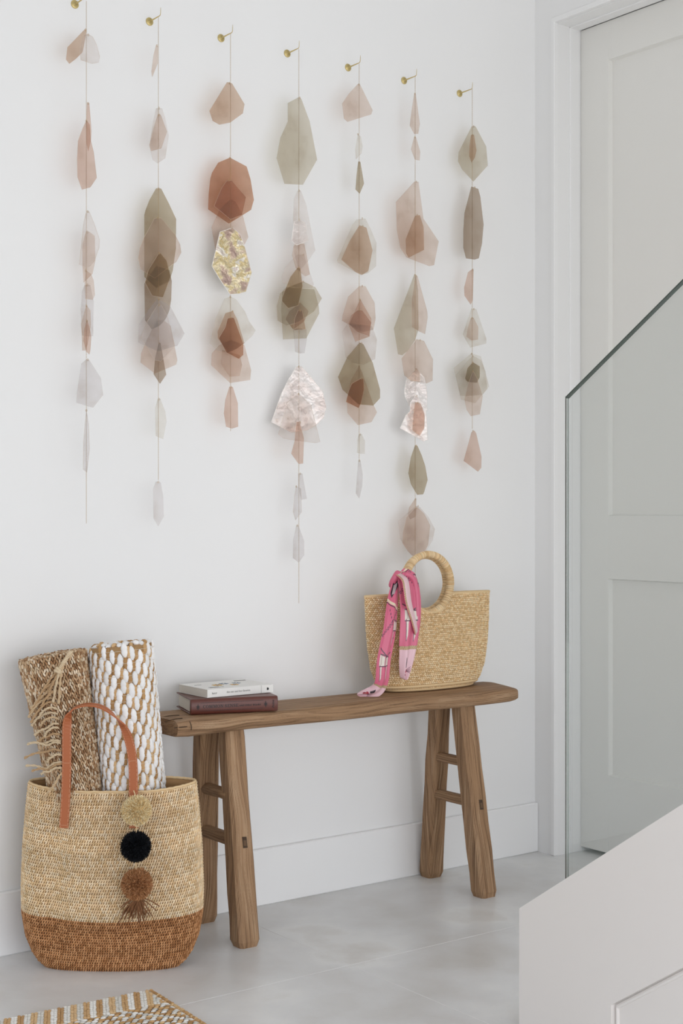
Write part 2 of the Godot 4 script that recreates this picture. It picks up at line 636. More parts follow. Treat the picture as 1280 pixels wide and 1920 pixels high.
func make_balustrade():
	var xk := 1.6461
	var rise := 0.667
	# (z, y) outlines; slab() lays x,y flat, so turn z into its first axis
	var turn := Basis(Vector3(0, 0, 1), Vector3(0, 1, 0), Vector3(-1, 0, 0))
	var far_z := 2.1
	var st = nst()
	var y_far = 0.1943 + rise * (far_z - 0.8553)
	slab(st, PackedVector2Array([Vector2(0.8553, 0), Vector2(0.8553, 0.1943), Vector2(far_z, y_far), Vector2(far_z, 0)]), 0.094, Transform3D(turn, Vector3(xk + 0.010 + 0.047, 0, 0)))
	var w = struct("wall_stair", st, M.stair_paint)
	st = nst()
	slab(st, PackedVector2Array([Vector2(0.8553, 0), Vector2(0.8553, 0.1943), Vector2(far_z, y_far), Vector2(far_z, y_far - 0.2395), Vector2(1.0583, 0.0905), Vector2(1.0583, 0)]), 0.010, Transform3D(turn, Vector3(xk + 0.005, 0, 0)))
	obj("panel_frame", st, M.stair_paint, w)
	st = nst()
	tube(st, [Vector3(xk + 0.0102, 0.0, 1.064), Vector3(xk + 0.0102, 0.088, 1.064), Vector3(xk + 0.0102, 0.088 + rise * 1.0, 2.064)], 0.004, 8)
	obj("panel_bead", st, M.stair_paint, w)
	# the glass, let into the top of the low wall
	var t = thing("glass_panel", "greenish glass balustrade panel with slanting top, on the white stair wall", "glass panel")
	var gx = xk + 0.05
	var g_far := 2.05
	var top_far = 1.0364 + 0.66 * (g_far - 0.9161)
	var low0 = 0.1943 + rise * (0.9161 - 0.8553) + 0.0004
	var low_far = 0.1943 + rise * (g_far - 0.8553) + 0.0004
	st = nst()
	slab(st, PackedVector2Array([Vector2(0.9161, low0), Vector2(0.9161, 1.0364), Vector2(g_far, top_far), Vector2(g_far, low_far)]), 0.0088, Transform3D(turn, Vector3(gx, 0, 0)))
	obj("pane", st, M.glass, t)
	st = nst()
	slab(st, PackedVector2Array([Vector2(0.9161, 1.0364), Vector2(0.9161, 1.0388), Vector2(g_far, top_far + 0.0024), Vector2(g_far, top_far)]), 0.0088, Transform3D(turn, Vector3(gx, 0, 0)))
	obj("top_edge", st, M.glass_edge, t, Vector3.ZERO, "dark green polished top edge")
	for strip in [[-0.0028, 0.0020, "glass_dark_line", "dark line down the upright edge"], [0.0022, 0.0024, "glass_light_line", "pale line down the upright edge"]]:
		st = nst()
		slab(st, PackedVector2Array([Vector2(0.9152, low0), Vector2(0.9152, 1.0358), Vector2(0.9161, 1.0364), Vector2(0.9161, low0)]), strip[1], Transform3D(turn, Vector3(gx + strip[0], 0, 0)))
		obj("front_edge", st, M[strip[2]], t, Vector3.ZERO, strip[3])


# ------------------------------------------------------------------ the bench
func make_bench():
	var t = thing("bench", "long narrow rustic bench of worn brown wood against the white wall", "bench", Vector3(1.83, 0, 0.12))
	var n = noise(2.2, 3, 5)
	# seat: a thick plank with rounded, uneven edges; local x along the plank
	var rings := []
	var xs = [-0.452, -0.449, -0.44, -0.42, -0.36, -0.28, -0.2, -0.12, -0.04, 0.04, 0.12, 0.2, 0.28, 0.36, 0.41, 0.44, 0.458, 0.468, 0.472]
	for x in xs:
		var ring := PackedVector3Array()
		var e = clampf((0.472 - x) / 0.05, 0.0, 1.0)
		var round_end = sqrt(1.0 - (1.0 - e) * (1.0 - e))
		var l = clampf((x + 0.452) / 0.03, 0.0, 1.0)
		var hw = 0.0775 * lerpf(0.80, 1.0, round_end) * lerpf(0.97, 1.0, l)
		var ht = 0.0175 * lerpf(0.55, 1.0, round_end) * lerpf(0.88, 1.0, l)
		var drift = lerpf(-0.004, 0.006, (x + 0.45) / 0.92)
		for k in 24:
			var a = TAU * k / 24.0
			var p := Vector2(signf(cos(a)) * pow(absf(cos(a)), 0.28), signf(sin(a)) * pow(absf(sin(a)), 0.42))
			var wob = n.get_noise_3d(x * 1.4, p.x * 0.3, p.y * 0.4)
			var z = p.x * (hw + wob * 0.004) + drift
			var y = 0.4325 + p.y * (ht + (wob * 0.0022 if p.y < 0.3 else 0.0))
			var skew = -(z - 0.0) * 0.32 * clampf((x - 0.2) / 0.27, 0.0, 1.0)
			var chip = 0.0
			if x < -0.43:
				chip = 0.006 * n.get_noise_2d(z * 9.0, y * 14.0) + 0.004
			ring.append(Vector3(x + skew + chip, y, z))
		rings.append(ring)
	var st = nst(true)
	loft(st, rings, false)
	for e in [0, rings.size() - 1]:
		st.set_smooth_group(-1)
		var m := Vector3.ZERO
		for p in rings[e]:
			m += p / 24.0
		for k in 24:
			out_face(st, [m, rings[e][k], rings[e][(k + 1) % 24]], Vector3(0, 0.4325, 0))
	var seat = obj("seat", st, M.wood_long, t)
	# cracks in the worn left end
	for c in [[[-0.455, 0.444, 0.035], [-0.44, 0.4492, 0.045], [-0.425, 0.4502, 0.05]], [[-0.45, 0.446, 0.0], [-0.43, 0.4502, 0.006], [-0.41, 0.4503, 0.012]], [[-0.452, 0.436, 0.066], [-0.44, 0.437, 0.0742], [-0.43, 0.4375, 0.0765]], [[-0.4215, 0.446, 0.0715], [-0.421, 0.438, 0.0768], [-0.4212, 0.43, 0.0769]]]:
		var pts: Array[Vector3] = []
		for p in c:
			pts.append(Vector3(p[0], p[1], p[2]))
		st = nst()
		tube(st, spline(pts, 8), 0.0009, 5)
		obj("crack", st, M.wood_dark, seat)
	# legs: [top, foot, width x, depth z]
	var legs = [
		[Vector3(1.5275, 0.424, 0.150), Vector3(1.520, 0, 0.216), 0.043, 0.038, 3],
		[Vector3(1.514, 0.424, 0.080), Vector3(1.541, 0, 0.022), 0.043, 0.038, 4],
		[Vector3(2.1425, 0.424, 0.152), Vector3(2.141, 0, 0.226), 0.043, 0.040, 5],
		[Vector3(2.132, 0.424, 0.086), Vector3(2.158, 0, 0.024), 0.042, 0.038, 6]]
	for g in legs:
		var foot: Vector3 = g[1] - Vector3(1.83, 0, 0.12)
		var lean: Vector3 = g[0] - g[1]
		var wobble = noise(3.0, 2, g[4])
		rings = []
		for h in [0.0, 0.004, 0.012, 0.05, 0.1, 0.16, 0.22, 0.28, 0.34, 0.4, 0.424]:
			var s = 1.12 - 0.24 * h + 0.03 * wobble.get_noise_1d(h * 9.0)
			if h < 0.012:
				s *= 0.84 + 0.16 * h / 0.012
			var c = lean * (h / 0.424)
			c.y = h
			var hw = g[2] / 2.0 * s
			var hd = g[3] / 2.0 * s
			var b = 0.006 + 0.002 * wobble.get_noise_1d(h * 6.0 + 4.0)
			var ring := PackedVector3Array()
			for p in [[-1, -1, 0], [-1, -1, 1], [1, -1, 1], [1, -1, 0], [1, 1, 0], [1, 1, 1], [-1, 1, 1], [-1, 1, 0]]:
				var x = p[0] * (hw - (b if p[2] else 0.0))
				var z = p[1] * (hd - (0.0 if p[2] else b))
				ring.append(c + Vector3(x + 0.0012 * wobble.get_noise_2d(h * 8.0, p[0] * 3.0), 0, z))
			rings.append(ring)
		st = nst()
		loft(st, rings)
		var m = M.wood_upright.duplicate()
		m.uv1_offset = Vector3(0.22 + 0.14 * (g[4] - 3), 0.06 + 0.15 * (g[4] - 3), 0.74 - 0.13 * (g[4] - 3))
		var leg = obj("leg", st, m, t, foot)
		if g[4] == 3 or g[4] == 5:
			st = nst()
			var fz = lean.z * (0.2 / 0.424) + g[3] / 2.0 * 1.075
			var fx = lean.x * (0.2 / 0.424) + 0.002
			# the wedged end of the lower stretcher, showing on the front of the leg
			var lay = Basis.from_euler(Vector3(-0.17, 0, 0.05))
			slab(st, PackedVector2Array([Vector2(-0.0052, -0.011), Vector2(0.0044, -0.012), Vector2(0.0052, 0.0095), Vector2(-0.0044, 0.011)]), 0.0016, Transform3D(lay, Vector3(fx, 0.2, fz)))
			obj("tenon_end", st, M.wood_dark, leg)
			st = nst()
			slab(st, PackedVector2Array([Vector2(-0.0036, -0.007), Vector2(0.0030, -0.008), Vector2(0.0034, 0.0030), Vector2(-0.0030, 0.004)]), 0.0024, Transform3D(lay, Vector3(fx, 0.2, fz)))
			obj("wedge", st, M.end_grain, leg)
	# stretchers between the front and back leg of each pair
	for s in [[1.5135, 0.288, 0.062, 0.170, 0.012, true], [1.518, 0.1993, 0.050, 0.186, 0.0115, false], [2.131, 0.290, 0.066, 0.172, 0.010, false], [2.137, 0.2022, 0.052, 0.186, 0.0105, false]]:
		st = nst(s[5])
		var half = (s[3] - s[2]) / 2.0
		if s[5]:
			tube(st, [Vector3(-half, 0, 0), Vector3(-half * 0.4, 0.001, 0), Vector3(half * 0.4, 0, 0.001), Vector3(half, 0, 0)], [0.0125, 0.0115, 0.0118, 0.0122], 10)
		else:
			box(st, Vector3(-half, -s[4], -0.009), Vector3(half, s[4], 0.009), 0.003)
		var o = obj("stretcher", st, M.wood_long, t, Vector3(s[0], s[1], (s[2] + s[3]) / 2.0) - Vector3(1.83, 0, 0.12))
		o.rotation.y = PI / 2


# ------------------------------------------------------------------ bags
func oval(hw, ht, n, a):
	return Vector2(hw * signf(cos(a)) * pow(absf(cos(a)), 2.0 / n), ht * signf(sin(a)) * pow(absf(sin(a)), 2.0 / n))


func tote_p(h, a, off = 0.0):
	var hw = lut([[0.0, 0.124], [0.012, 0.138], [0.03, 0.150], [0.06, 0.162], [0.1, 0.1685], [0.15, 0.1695], [0.22, 0.167], [0.29, 0.1615], [0.345, 0.156]], h) + off
	var ht = lut([[0.0, 0.043], [0.012, 0.049], [0.05, 0.056], [0.15, 0.057], [0.29, 0.052], [0.345, 0.047]], h) + off
	var p = oval(hw, ht, 2.5, a)
	var s = maxf(sin(a), 0.0)
	var k = clampf(h / 0.09, 0.0, 1.0)
	var y = h - 0.012 * k * s * s
	var z = p.y
	# a soft crease down the left of the front, and gentle dents
	if s > 0.0:
		z -= 0.010 * s * exp(-pow((p.x + 0.112 - h * 0.05) / 0.022, 2.0)) * clampf((h - 0.02) / 0.05, 0.0, 1.0)
		z += 0.003 * s * sin(p.x * 38.0 + h * 14.0) * k
	return Vector3(p.x, y, z)


func straw_p(h, a, off = 0.0):
	var hw = lut([[0.0, 0.112], [0.008, 0.132], [0.02, 0.147], [0.05, 0.162], [0.1, 0.173], [0.15, 0.179], [0.215, 0.1835]], h) + off
	var ht = lut([[0.0, 0.040], [0.008, 0.044], [0.05, 0.043], [0.12, 0.032], [0.215, 0.013]], h) + off
	var p = oval(hw, ht, 2.2, a)
	return Vector3(p.x, h, p.y)


func bag_p(which, h, a, off = 0.0):
	return tote_p(h, a, off) if which == 0 else straw_p(h, a, off)


func row_walk(which, h, step, phase):
	# [place, tangent, outward] at even steps round the bag at height h
	var pts := []
	var n := 360
	for i in n + 1:
		pts.append(bag_p(which, h, TAU * i / n))
	var total := 0.0
	var acc := [0.0]
	for i in n:
		total += pts[i].distance_to(pts[i + 1])
		acc.append(total)
	var count = int(round(total / step))
	var res := []
	var k := 0
	for j in count:
		var d = fposmod((j + phase) / count, 1.0) * total
		if d < acc[k]:
			k = 0
		while k < n - 1 and acc[k + 1] < d:
			k += 1
		var f = (d - acc[k]) / maxf(acc[k + 1] - acc[k], 1e-9)
		var p = pts[k].lerp(pts[k + 1], f)
		var tan = (pts[k + 1] - pts[k]).normalized()
		# the walk runs from +x over +z, so outward is up x tangent
		var outw = Vector3.UP.cross(tan).normalized() * -1.0
		if outw.dot(Vector3(p.x * 0.1, 0, p.z)) < 0.0:
			outw = -outw
		res.append([p, tan, outw])
	return res


func shell(which, h0, h1, top_fn, off, thick):
	# a thin-walled sleeve between two heights; top_fn 1 cuts the half round under the ring handle
	var st = nst(true)
	var n := 96
	var rows := 22
	var grids := []
	for side in 2:
		var g := []
		for j in rows + 1:
			var ring := []
			for i in n:
				var a = TAU * i / n
				var top = h1
				var p0 = bag_p(which, h1, a, off)
				if top_fn == 1 and absf(p0.x + 0.006) < 0.066:
					top = minf(h1, 0.2385 - sqrt(0.066 * 0.066 - pow(p0.x + 0.006, 2.0)))
				var h = lerpf(h0, top, float(j) / rows)
				ring.append(bag_p(which, h, a, off - thick * side))
			g.append(ring)
		grids.append(g)
	for side in 2:
		for j in rows:
			for i in n:
				var l = (i + 1) % n
				var g = grids[side]
				if side == 0:
					quad(st, g[j][l], g[j][i], g[j + 1][i], g[j + 1][l])
				else:
					quad(st, g[j][i], g[j][l], g[j + 1][l], g[j + 1][i])
	for i in n:
		var l = (i + 1) % n
		quad(st, grids[0][rows][l], grids[0][rows][i], grids[1][rows][i], grids[1][rows][l])
		if h0 > 0.0:
			quad(st, grids[0][0][i], grids[0][0][l], grids[1][0][l], grids[1][0][i])
	if h0 <= 0.0:
		for side in 2:
			for i in n:
				var l = (i + 1) % n
				var c = Vector3(0, 0.001 * side, 0)
				if side == 0:
					tri(st, c, grids[0][0][i], grids[0][0][l])
				else:
					tri(st, c, grids[1][0][l], grids[1][0][i])
	return st


func make_tote():
	bag_at = Vector3(1.2579, 0, 0.1632)
	var t = thing("tote_bag", "large crocheted raffia tote with brown lower band, standing on the floor", "bag", bag_at, -deg_to_rad(36.6))
	obj("body", shell(0, 0.104, 0.341, 0, -0.001, 0.003), M.raffia_shell, t)
	obj("base_band", shell(0, 0.0, 0.104, 0, -0.001, 0.003), M.raffia_shell_dark, t, Vector3.ZERO, "darker brown lower band")
	var stitch = blob(Vector3(0.0016, 0.0034, 0.0014), 6, 4)
	var pale := [c8(244, 214, 172), c8(250, 224, 184), c8(234, 202, 156), c8(253, 232, 198)]
	var brown := [c8(202, 148, 102), c8(188, 134, 88), c8(214, 160, 112), c8(170, 118, 76)]
	var xf_p := []
	var col_p := []
	var xf_b := []
	var col_b := []
	var rows := 61
	for i in rows:
		var h = 0.002 + i * 0.0056
		var is_brown = h < 0.106
		var tone = rng.randf_range(0.9, 1.08)
		for s in row_walk(0, h, 0.0046, 0.5 * (i % 2)):
			var p: Vector3 = s[0]
			var tan: Vector3 = s[1]
			var o: Vector3 = s[2]
			var lean = -0.50 + rng.randf_range(-0.12, 0.12)
			var up = (Vector3.UP * cos(lean) + tan * sin(lean)).normalized()
			var b := Basis(up.cross(o).normalized(), up, o).scaled_local(Vector3.ONE * rng.randf_range(0.9, 1.1))
			var c = lin((brown if is_brown else pale)[rng.randi() % 4], 0.1) * tone
			(xf_b if is_brown else xf_p).append(Transform3D(b, p + o * 0.0006))
			(col_b if is_brown else col_p).append(c)
			# the ridge of the row above
			var b2 := Basis(tan, Vector3.UP, tan.cross(Vector3.UP))
			(xf_b if is_brown else xf_p).append(Transform3D(b2.scaled_local(Vector3(1.9, 0.36, 1.0)), p + Vector3.UP * 0.0028 + o * 0.0012))
			(col_b if is_brown else col_p).append(c * 0.96)
	swarm("crochet", stitch, xf_p, col_p, M.raffia, t)
	swarm("crochet", stitch, xf_b, col_b, M.raffia, t, "brown crochet rows of the lower band")
	var st = nst(true)
	var rim := []
	for i in 120:
		rim.append(tote_p(0.3435, TAU * i / 120.0, -0.001) + Vector3(0, 0.0004 * sin(i * 2.4), 0))
	tube(st, rim, 0.0026, 8, false, true)
	obj("rim_cord", st, M.straw_cord, t)
	# straps: a flat band, upright on the bag, twisting over at the top
	var front: Array[Vector3] = [Vector3(-0.0797, 0.2693, 0.0615), Vector3(-0.0767, 0.3203, 0.0605), Vector3(-0.0748, 0.3791, 0.060), Vector3(-0.0748, 0.4282, 0.060), Vector3(-0.0738, 0.4674, 0.058), Vector3(-0.0660, 0.4845, 0.056), Vector3(-0.0551, 0.4915, 0.056), Vector3(-0.0355, 0.4955, 0.058), Vector3(-0.011, 0.4915, 0.060), Vector3(0.0106, 0.4772, 0.060), Vector3(0.0302, 0.4527, 0.059), Vector3(0.041, 0.4233, 0.058), Vector3(0.0469, 0.384, 0.058), Vector3(0.0479, 0.3301, 0.0605), Vector3(0.0488, 0.2693, 0.0625)]
	strap(t, front, 0)
	var back: Array[Vector3] = []
	for p in [[-0.075, 0.27, -0.060], [-0.076, 0.33, -0.058], [-0.078, 0.37, -0.064], [-0.070, 0.395, -0.085], [-0.045, 0.40, -0.097], [0.0, 0.402, -0.098], [0.035, 0.392, -0.094], [0.052, 0.37, -0.076], [0.052, 0.33, -0.058], [0.05, 0.27, -0.060]]:
		back.append(Vector3(p[0], p[1], p[2]))
	strap(t, back, 1)


func strap(t, ctrl, which):
	var n := 90
	var pts = spline(ctrl, n)
	var st = nst()
	var edge_l := []
	var edge_r := []
	var rings := []
	for i in n + 1:
		var f = float(i) / n
		var tan = (pts[mini(i + 1, n)] - pts[maxi(i - 1, 0)]).normalized()
		var k = smoothstep(0.22, 0.36, f) * (1.0 - smoothstep(0.58, 0.82, f))
		if which == 1:
			k = 0.0
		var flat = tan.cross(Vector3(0, 0, 1)).normalized()
		if which == 1:
			flat = Vector3(0, 0.25, 1).normalized() if f > 0.25 and f < 0.75 else flat
		var wdir = flat.lerp(Vector3(0.10, 0.16, -1.0).normalized(), k)
		wdir = (wdir - tan * wdir.dot(tan)).normalized()
		var nrm = tan.cross(wdir).normalized()
		if nrm.z < 0.0 and k < 0.5 and which == 0:
			nrm = -nrm
		var w := 0.0082
		var h := 0.0013
		rings.append(PackedVector3Array([pts[i] - wdir * w - nrm * h, pts[i] + wdir * w - nrm * h, pts[i] + wdir * w + nrm * h, pts[i] - wdir * w + nrm * h]))
		edge_l.append(pts[i] - wdir * (w - 0.0016) + nrm * (h + 0.0001))
		edge_r.append(pts[i] + wdir * (w - 0.0016) + nrm * (h + 0.0001))
	loft(st, rings)
	var o = obj("strap", st, M.leather, t, Vector3.ZERO, "tan leather strap")
	st = nst()
	for e in [edge_l, edge_r]:
		for i in range(0, n, 1):
			tube(st, [e[i], e[i].lerp(e[i + 1], 0.7)], 0.00032, 4)
	for f in [14, n - 14]:
		tube(st, [edge_l[f], edge_r[f]], 0.00032, 4)
	tube(st, [edge_l[1], edge_r[1]], 0.00032, 4)
	obj("stitching", st, M.leather_thread, o)


func make_straw_bag():
	var at := Vector3(2.098, 0.4505, 0.088)
	var t = thing("straw_bag", "woven straw handbag with round wrapped handle on the bench", "bag", at)
	obj("body", shell(1, 0.0, 0.213, 1, -0.001, 0.003), M.straw_shell, t)
	var knot = blob(Vector3(0.0034, 0.0019, 0.0017), 6, 4)
	var cols := [c8(248, 220, 176), c8(242, 210, 162), c8(253, 230, 190), c8(232, 198, 148)]
	var xfs := []
	var cs := []
	var i := 0
	var h := 0.004
	while h < 0.212:
		for s in row_walk(1, h, 0.0059, 0.5 * (i % 2)):
			var p: Vector3 = s[0]
			if pow(p.x + 0.006, 2.0) + pow(h - 0.2385, 2.0) < 0.067 * 0.067:
				continue
			var tan: Vector3 = s[1]
			var o: Vector3 = s[2]
			var lean = (0.42 if i % 2 else -0.42) + rng.randf_range(-0.1, 0.1)
			var along = (tan * cos(lean) + Vector3.UP * sin(lean)).normalized()
			xfs.append(Transform3D(Basis(along, o.cross(along).normalized(), o), p + o * rng.randf_range(0.0, 0.0008)))
			cs.append(lin(cols[rng.randi() % 4], 0.1))
		h += 0.0043
		i += 1
	swarm("weave", knot, xfs, cs, M.raffia, t)
	# corded edges: round the top with its half-round dip, and two rounds at the base
	var st = nst(true)
	for r in 2:
		var base := []
		for k in 100:
			base.append(straw_p(0.004 + 0.0075 * r, TAU * k / 100.0, 0.001))
		tube(st, base, 0.0034, 7, false, true)
	obj("base_cord", st, M.straw_cord, t)
	st = nst(true)
	var top := []
	for k in 240:
		var a = TAU * k / 240.0
		var p = straw_p(0.2135, a, -0.0005)
		if absf(p.x + 0.006) < 0.066:
			var y = minf(0.2135, 0.2385 - sqrt(0.066 * 0.066 - pow(p.x + 0.006, 2.0)))
			p = straw_p(y, a, -0.0005)
		top.append(p)
	tube(st, top, 0.0030, 7, false, true)
	obj("top_cord", st, M.straw_cord, t)
	# two ring handles bound with raffia, the back one close behind
	var wrap = nst(true)
	torus(wrap, Vector3.ZERO, Vector3(0, 0, 1), 0.0072, 0.0010, 12, 5)
	wrap.generate_normals()
	var wrap_mesh = wrap.commit()
	for ring in [[Vector3(-0.015, 0.2375, 0.014), 1.0], [Vector3(-0.002, 0.2365, -0.012), 0.96]]:
		var big = 0.0665 * ring[1]
		var hd = nst(true)
		torus(hd, Vector3.ZERO, Vector3(0, 0, 1), big, 0.0066, 64, 10)
		var handle = obj("ring_handle", hd, M.straw_cord, t, ring[0])
		var wx := []
		var wc := []
		for k in 210:
			var a = TAU * k / 210.0
			var c := Vector3(cos(a), sin(a), 0)
			var tan := Vector3(-sin(a), cos(a), 0)
			var fat = 1.0 + 0.16 * maxf(0.0, cos(a + 0.3))
			var z2 = tan.rotated(Vector3(0, 0, 1), rng.randf_range(-0.09, 0.09))
			wx.append(Transform3D(Basis(z2.cross(Vector3(0, 0, 1)).normalized() * fat, Vector3(0, 0, 1) * fat, z2), c * big))
			wc.append(lin(cols[rng.randi() % 4], 0.12))
		swarm("binding", wrap_mesh, wx, wc, M.raffia, handle)


# ------------------------------------------------------------------ rugs
func roll_frame(base, top):
	var up = (top - base).normalized()
	var z = Vector3(0, 0, 1)
	var x = up.cross(z).normalized()
	return Basis(x, up, x.cross(up).normalized())


func make_rolls():
	var turn := Basis(Vector3.UP, -deg_to_rad(36.6))
	jute_roll(bag_at + turn * Vector3(-0.014, 0.014, 0.0), bag_at + turn * Vector3(-0.1139, 0.5800, -0.005))
	chindi_roll(bag_at + turn * Vector3(0.0692, 0.016, -0.004), bag_at + turn * Vector3(0.0104, 0.5990, -0.030))


func roll_core(radii, length, m, parent, turns, thick):
	# the rug wound up: a solid wound body whose upper end shows the spiral
	var st = nst(true)
	var prof := [Vector2(0, 0)]
	for i in 21:
		prof.append(Vector2(lut(radii, float(i) / 20.0) - 0.004, length * i / 20.0 * 0.995))
	lathe(st, prof, 40)
	var r = lut(radii, 1.0) - 0.004
	lathe(st, [Vector2(r, length * 0.995), Vector2(r - thick, length * 0.995), Vector2(r - thick, length - 0.02), Vector2(0, length - 0.02)], 40)
	var o = obj("roll", st, m, parent)
	return o


func spiral_points(r_out, turns, gap, y, step):
	var res := []
	var a := 0.0
	while a < turns * TAU:
		var r = r_out - gap * a / TAU
		if r < 0.006:
			break
		res.append(Vector3(r * cos(a + 0.9), y, r * sin(a + 0.9)))
		a += step / r
	return res


func jute_roll(base: Vector3, top: Vector3):
	var t = thing("rolled_rug", "rolled brown jute rug with knotted fringe, in the raffia tote", "rug", base, 0.0)
	t.basis = roll_frame(base, top)
	var length = base.distance_to(top)
	var radii = [[0.0, 0.030], [0.3, 0.042], [0.46, 0.0485], [0.75, 0.058], [1.0, 0.0660]]
	roll_core(radii, length, M.jute_core, t, 3.0, 0.013)
	var stitch = blob(Vector3(0.0021, 0.0048, 0.0022), 6, 4)
	var cols := [c8(206, 174, 138), c8(182, 146, 110), c8(224, 200, 168), c8(158, 120, 86), c8(236, 218, 192)]
	var xfs := []
	var cs := []
	var columns := 78
	var rows := int(length / 0.0064)
	for i in rows:
		var y = (i + 0.5) / rows * length
		var row_tone = rng.randf_range(0.88, 1.1)
		for j in columns:
			var a = TAU * (j + 0.5 * (i % 2)) / columns
			var r = lut(radii, y / length)
			var o := Vector3(cos(a), 0, sin(a))
			var tan := Vector3(-sin(a), 0, cos(a))
			var lean = (0.34 if j % 2 else -0.12) + rng.randf_range(-0.3, 0.3)
			var up = (Vector3.UP * cos(lean) + tan * sin(lean)).normalized()
			var k = r / 0.0655
			var b := Basis(up.cross(o).normalized(), up, o).scaled_local(Vector3(k, rng.randf_range(0.85, 1.05), rng.randf_range(0.8, 1.15)))
			xfs.append(Transform3D(b, Vector3(o.x * r, y, o.z * r) - o * 0.003 + o * rng.randf_range(-0.001, 0.001)))
			cs.append(lin(cols[rng.randi() % 5], 0.12) * row_tone)
	# the wound upper edge
	for p in spiral_points(0.0615, 3.2, 0.0150, length + 0.001, 0.0058):
		for w in 2:
			var o := Vector3(p.x, 0, p.z).normalized()
			var tan := Vector3(-o.z, 0, o.x)
			var fwd = (o * (1.0 if w else -1.0) + Vector3.UP * 0.5 + tan * 0.4).normalized()
			xfs.append(Transform3D(Basis(fwd.cross(tan).normalized(), fwd, tan).orthonormalized(), p + o * (0.0035 if w else -0.0035) + Vector3.UP * rng.randf_range(-0.001, 0.001)))
			cs.append(lin(cols[rng.randi() % 5], 0.12))
	swarm("pile", stitch, xfs, cs, M.yarn, t)
	# fringe: loose two-ply yarns along the rug's end, hanging and sticking out to the left
	var inv = t.transform.affine_inverse()
	var turn := Basis(Vector3.UP, -deg_to_rad(36.6))
	var tint := [c8(212, 184, 146), c8(196, 162, 122), c8(222, 200, 166)]
	var ends := [
		[-0.070, 0.588, -0.104, 0.545, -0.139, 0.517, 0.052], [-0.072, 0.586, -0.098, 0.54, -0.128, 0.508, 0.060], [-0.071, 0.587, -0.091, 0.55, -0.112, 0.505, 0.066], [-0.070, 0.588, -0.087, 0.555, -0.100, 0.500, 0.068],
		[-0.070, 0.588, -0.083, 0.556, -0.090, 0.497, 0.067], [-0.084, 0.560, -0.112, 0.532, -0.133, 0.494, 0.060], [-0.088, 0.552, -0.110, 0.520, -0.143, 0.486, 0.056], [-0.094, 0.535, -0.118, 0.512, -0.146, 0.476, 0.054],
		[-0.092, 0.520, -0.108, 0.512, -0.122, 0.492, 0.064], [-0.093, 0.505, -0.122, 0.502, -0.148, 0.470, 0.054], [-0.094, 0.497, -0.116, 0.496, -0.143, 0.461, 0.058], [-0.092, 0.486, -0.112, 0.488, -0.128, 0.470, 0.064],
		[-0.092, 0.478, -0.120, 0.476, -0.142, 0.455, 0.056], [-0.090, 0.468, -0.110, 0.470, -0.124, 0.456, 0.064], [-0.090, 0.460, -0.112, 0.452, -0.136, 0.438, 0.058], [-0.090, 0.452, -0.108, 0.448, -0.116, 0.436, 0.064],
		[-0.088, 0.440, -0.112, 0.436, -0.131, 0.424, 0.056], [-0.086, 0.428, -0.118, 0.423, -0.151, 0.420, 0.050], [-0.086, 0.424, -0.112, 0.420, -0.146, 0.4225, 0.053], [-0.085, 0.410, -0.116, 0.407, -0.157, 0.394, 0.048],
		[-0.084, 0.402, -0.104, 0.398, -0.112, 0.388, 0.060], [-0.082, 0.390, -0.116, 0.376, -0.154, 0.380, 0.048], [-0.082, 0.386, -0.110, 0.375, -0.142, 0.371, 0.052], [-0.082, 0.378, -0.108, 0.372, -0.124, 0.366, 0.058],
		[-0.080, 0.372, -0.096, 0.350, -0.118, 0.318, 0.064]]
	for e in ends:
		var pts: Array[Vector3] = []
		for q in [Vector3(e[0], e[1], 0.056), Vector3((e[0] + e[2]) / 2, (e[1] + e[3]) / 2 + 0.004, 0.5 * (0.060 + e[6])), Vector3(e[2], e[3], e[6]), Vector3((e[2] + e[4]) / 2, (e[3] + e[5]) / 2 + 0.003, e[6] - 0.002), Vector3(e[4], e[5], e[6] - 0.008)]:
			pts.append(inv * (bag_at + turn * q))
		var path = spline(pts, 26)
		var s2 = nst(true)
		for ply in 2:
			var tw := []
			var rr := []
			for i in path.size():
				var tan = (path[mini(i + 1, path.size() - 1)] - path[maxi(i - 1, 0)]).normalized()
				var sx = tan.cross(Vector3(0.1, 0.2, 1)).normalized()
				var sy = tan.cross(sx)
				var a = i * 0.9 + PI * ply
				tw.append(path[i] + (sx * cos(a) + sy * sin(a)) * 0.0011)
				rr.append(0.0014 if i < path.size() - 2 else 0.0019)
			tube(s2, tw, rr, 5)
		var m = M["fringe_%d" % (rng.randi() % 3)] if M.has("fringe_0") else null
		if m == null:
			for k in 3:
				flat_mat("fringe_%d" % k, tint[k], 0.85)
			m = M.fringe_0
		obj("fringe_strand", s2, m, t)
	# the braided knot at the corner
	var kn = nst(true)
	var spots := []
	for i in 9:
		spots.append(inv * (bag_at + turn * Vector3(-0.066 - i * 0.0026, 0.594 - i * 0.0040, 0.064 + 0.002 * sin(i * 1.7))))
	for ply in 3:
		var tw := []
		for i in spots.size():
			var a = i * 1.1 + TAU * ply / 3.0
			tw.append(spots[i] + Vector3(cos(a), 0.2 * sin(a), sin(a)) * 0.0024)
		tube(kn, tw, 0.0026, 6)
	torus(kn, inv * (bag_at + turn * Vector3(-0.088, 0.560, 0.066)), Vector3(0.75, 0.55, 0.3).normalized(), 0.0052, 0.0030, 12, 6)
	torus(kn, inv * (bag_at + turn * Vector3(-0.090, 0.557, 0.067)), Vector3(0.55, 0.8, 0.2).normalized(), 0.0052, 0.0030, 12, 6)
	obj("knot", kn, M.fringe_2, t)


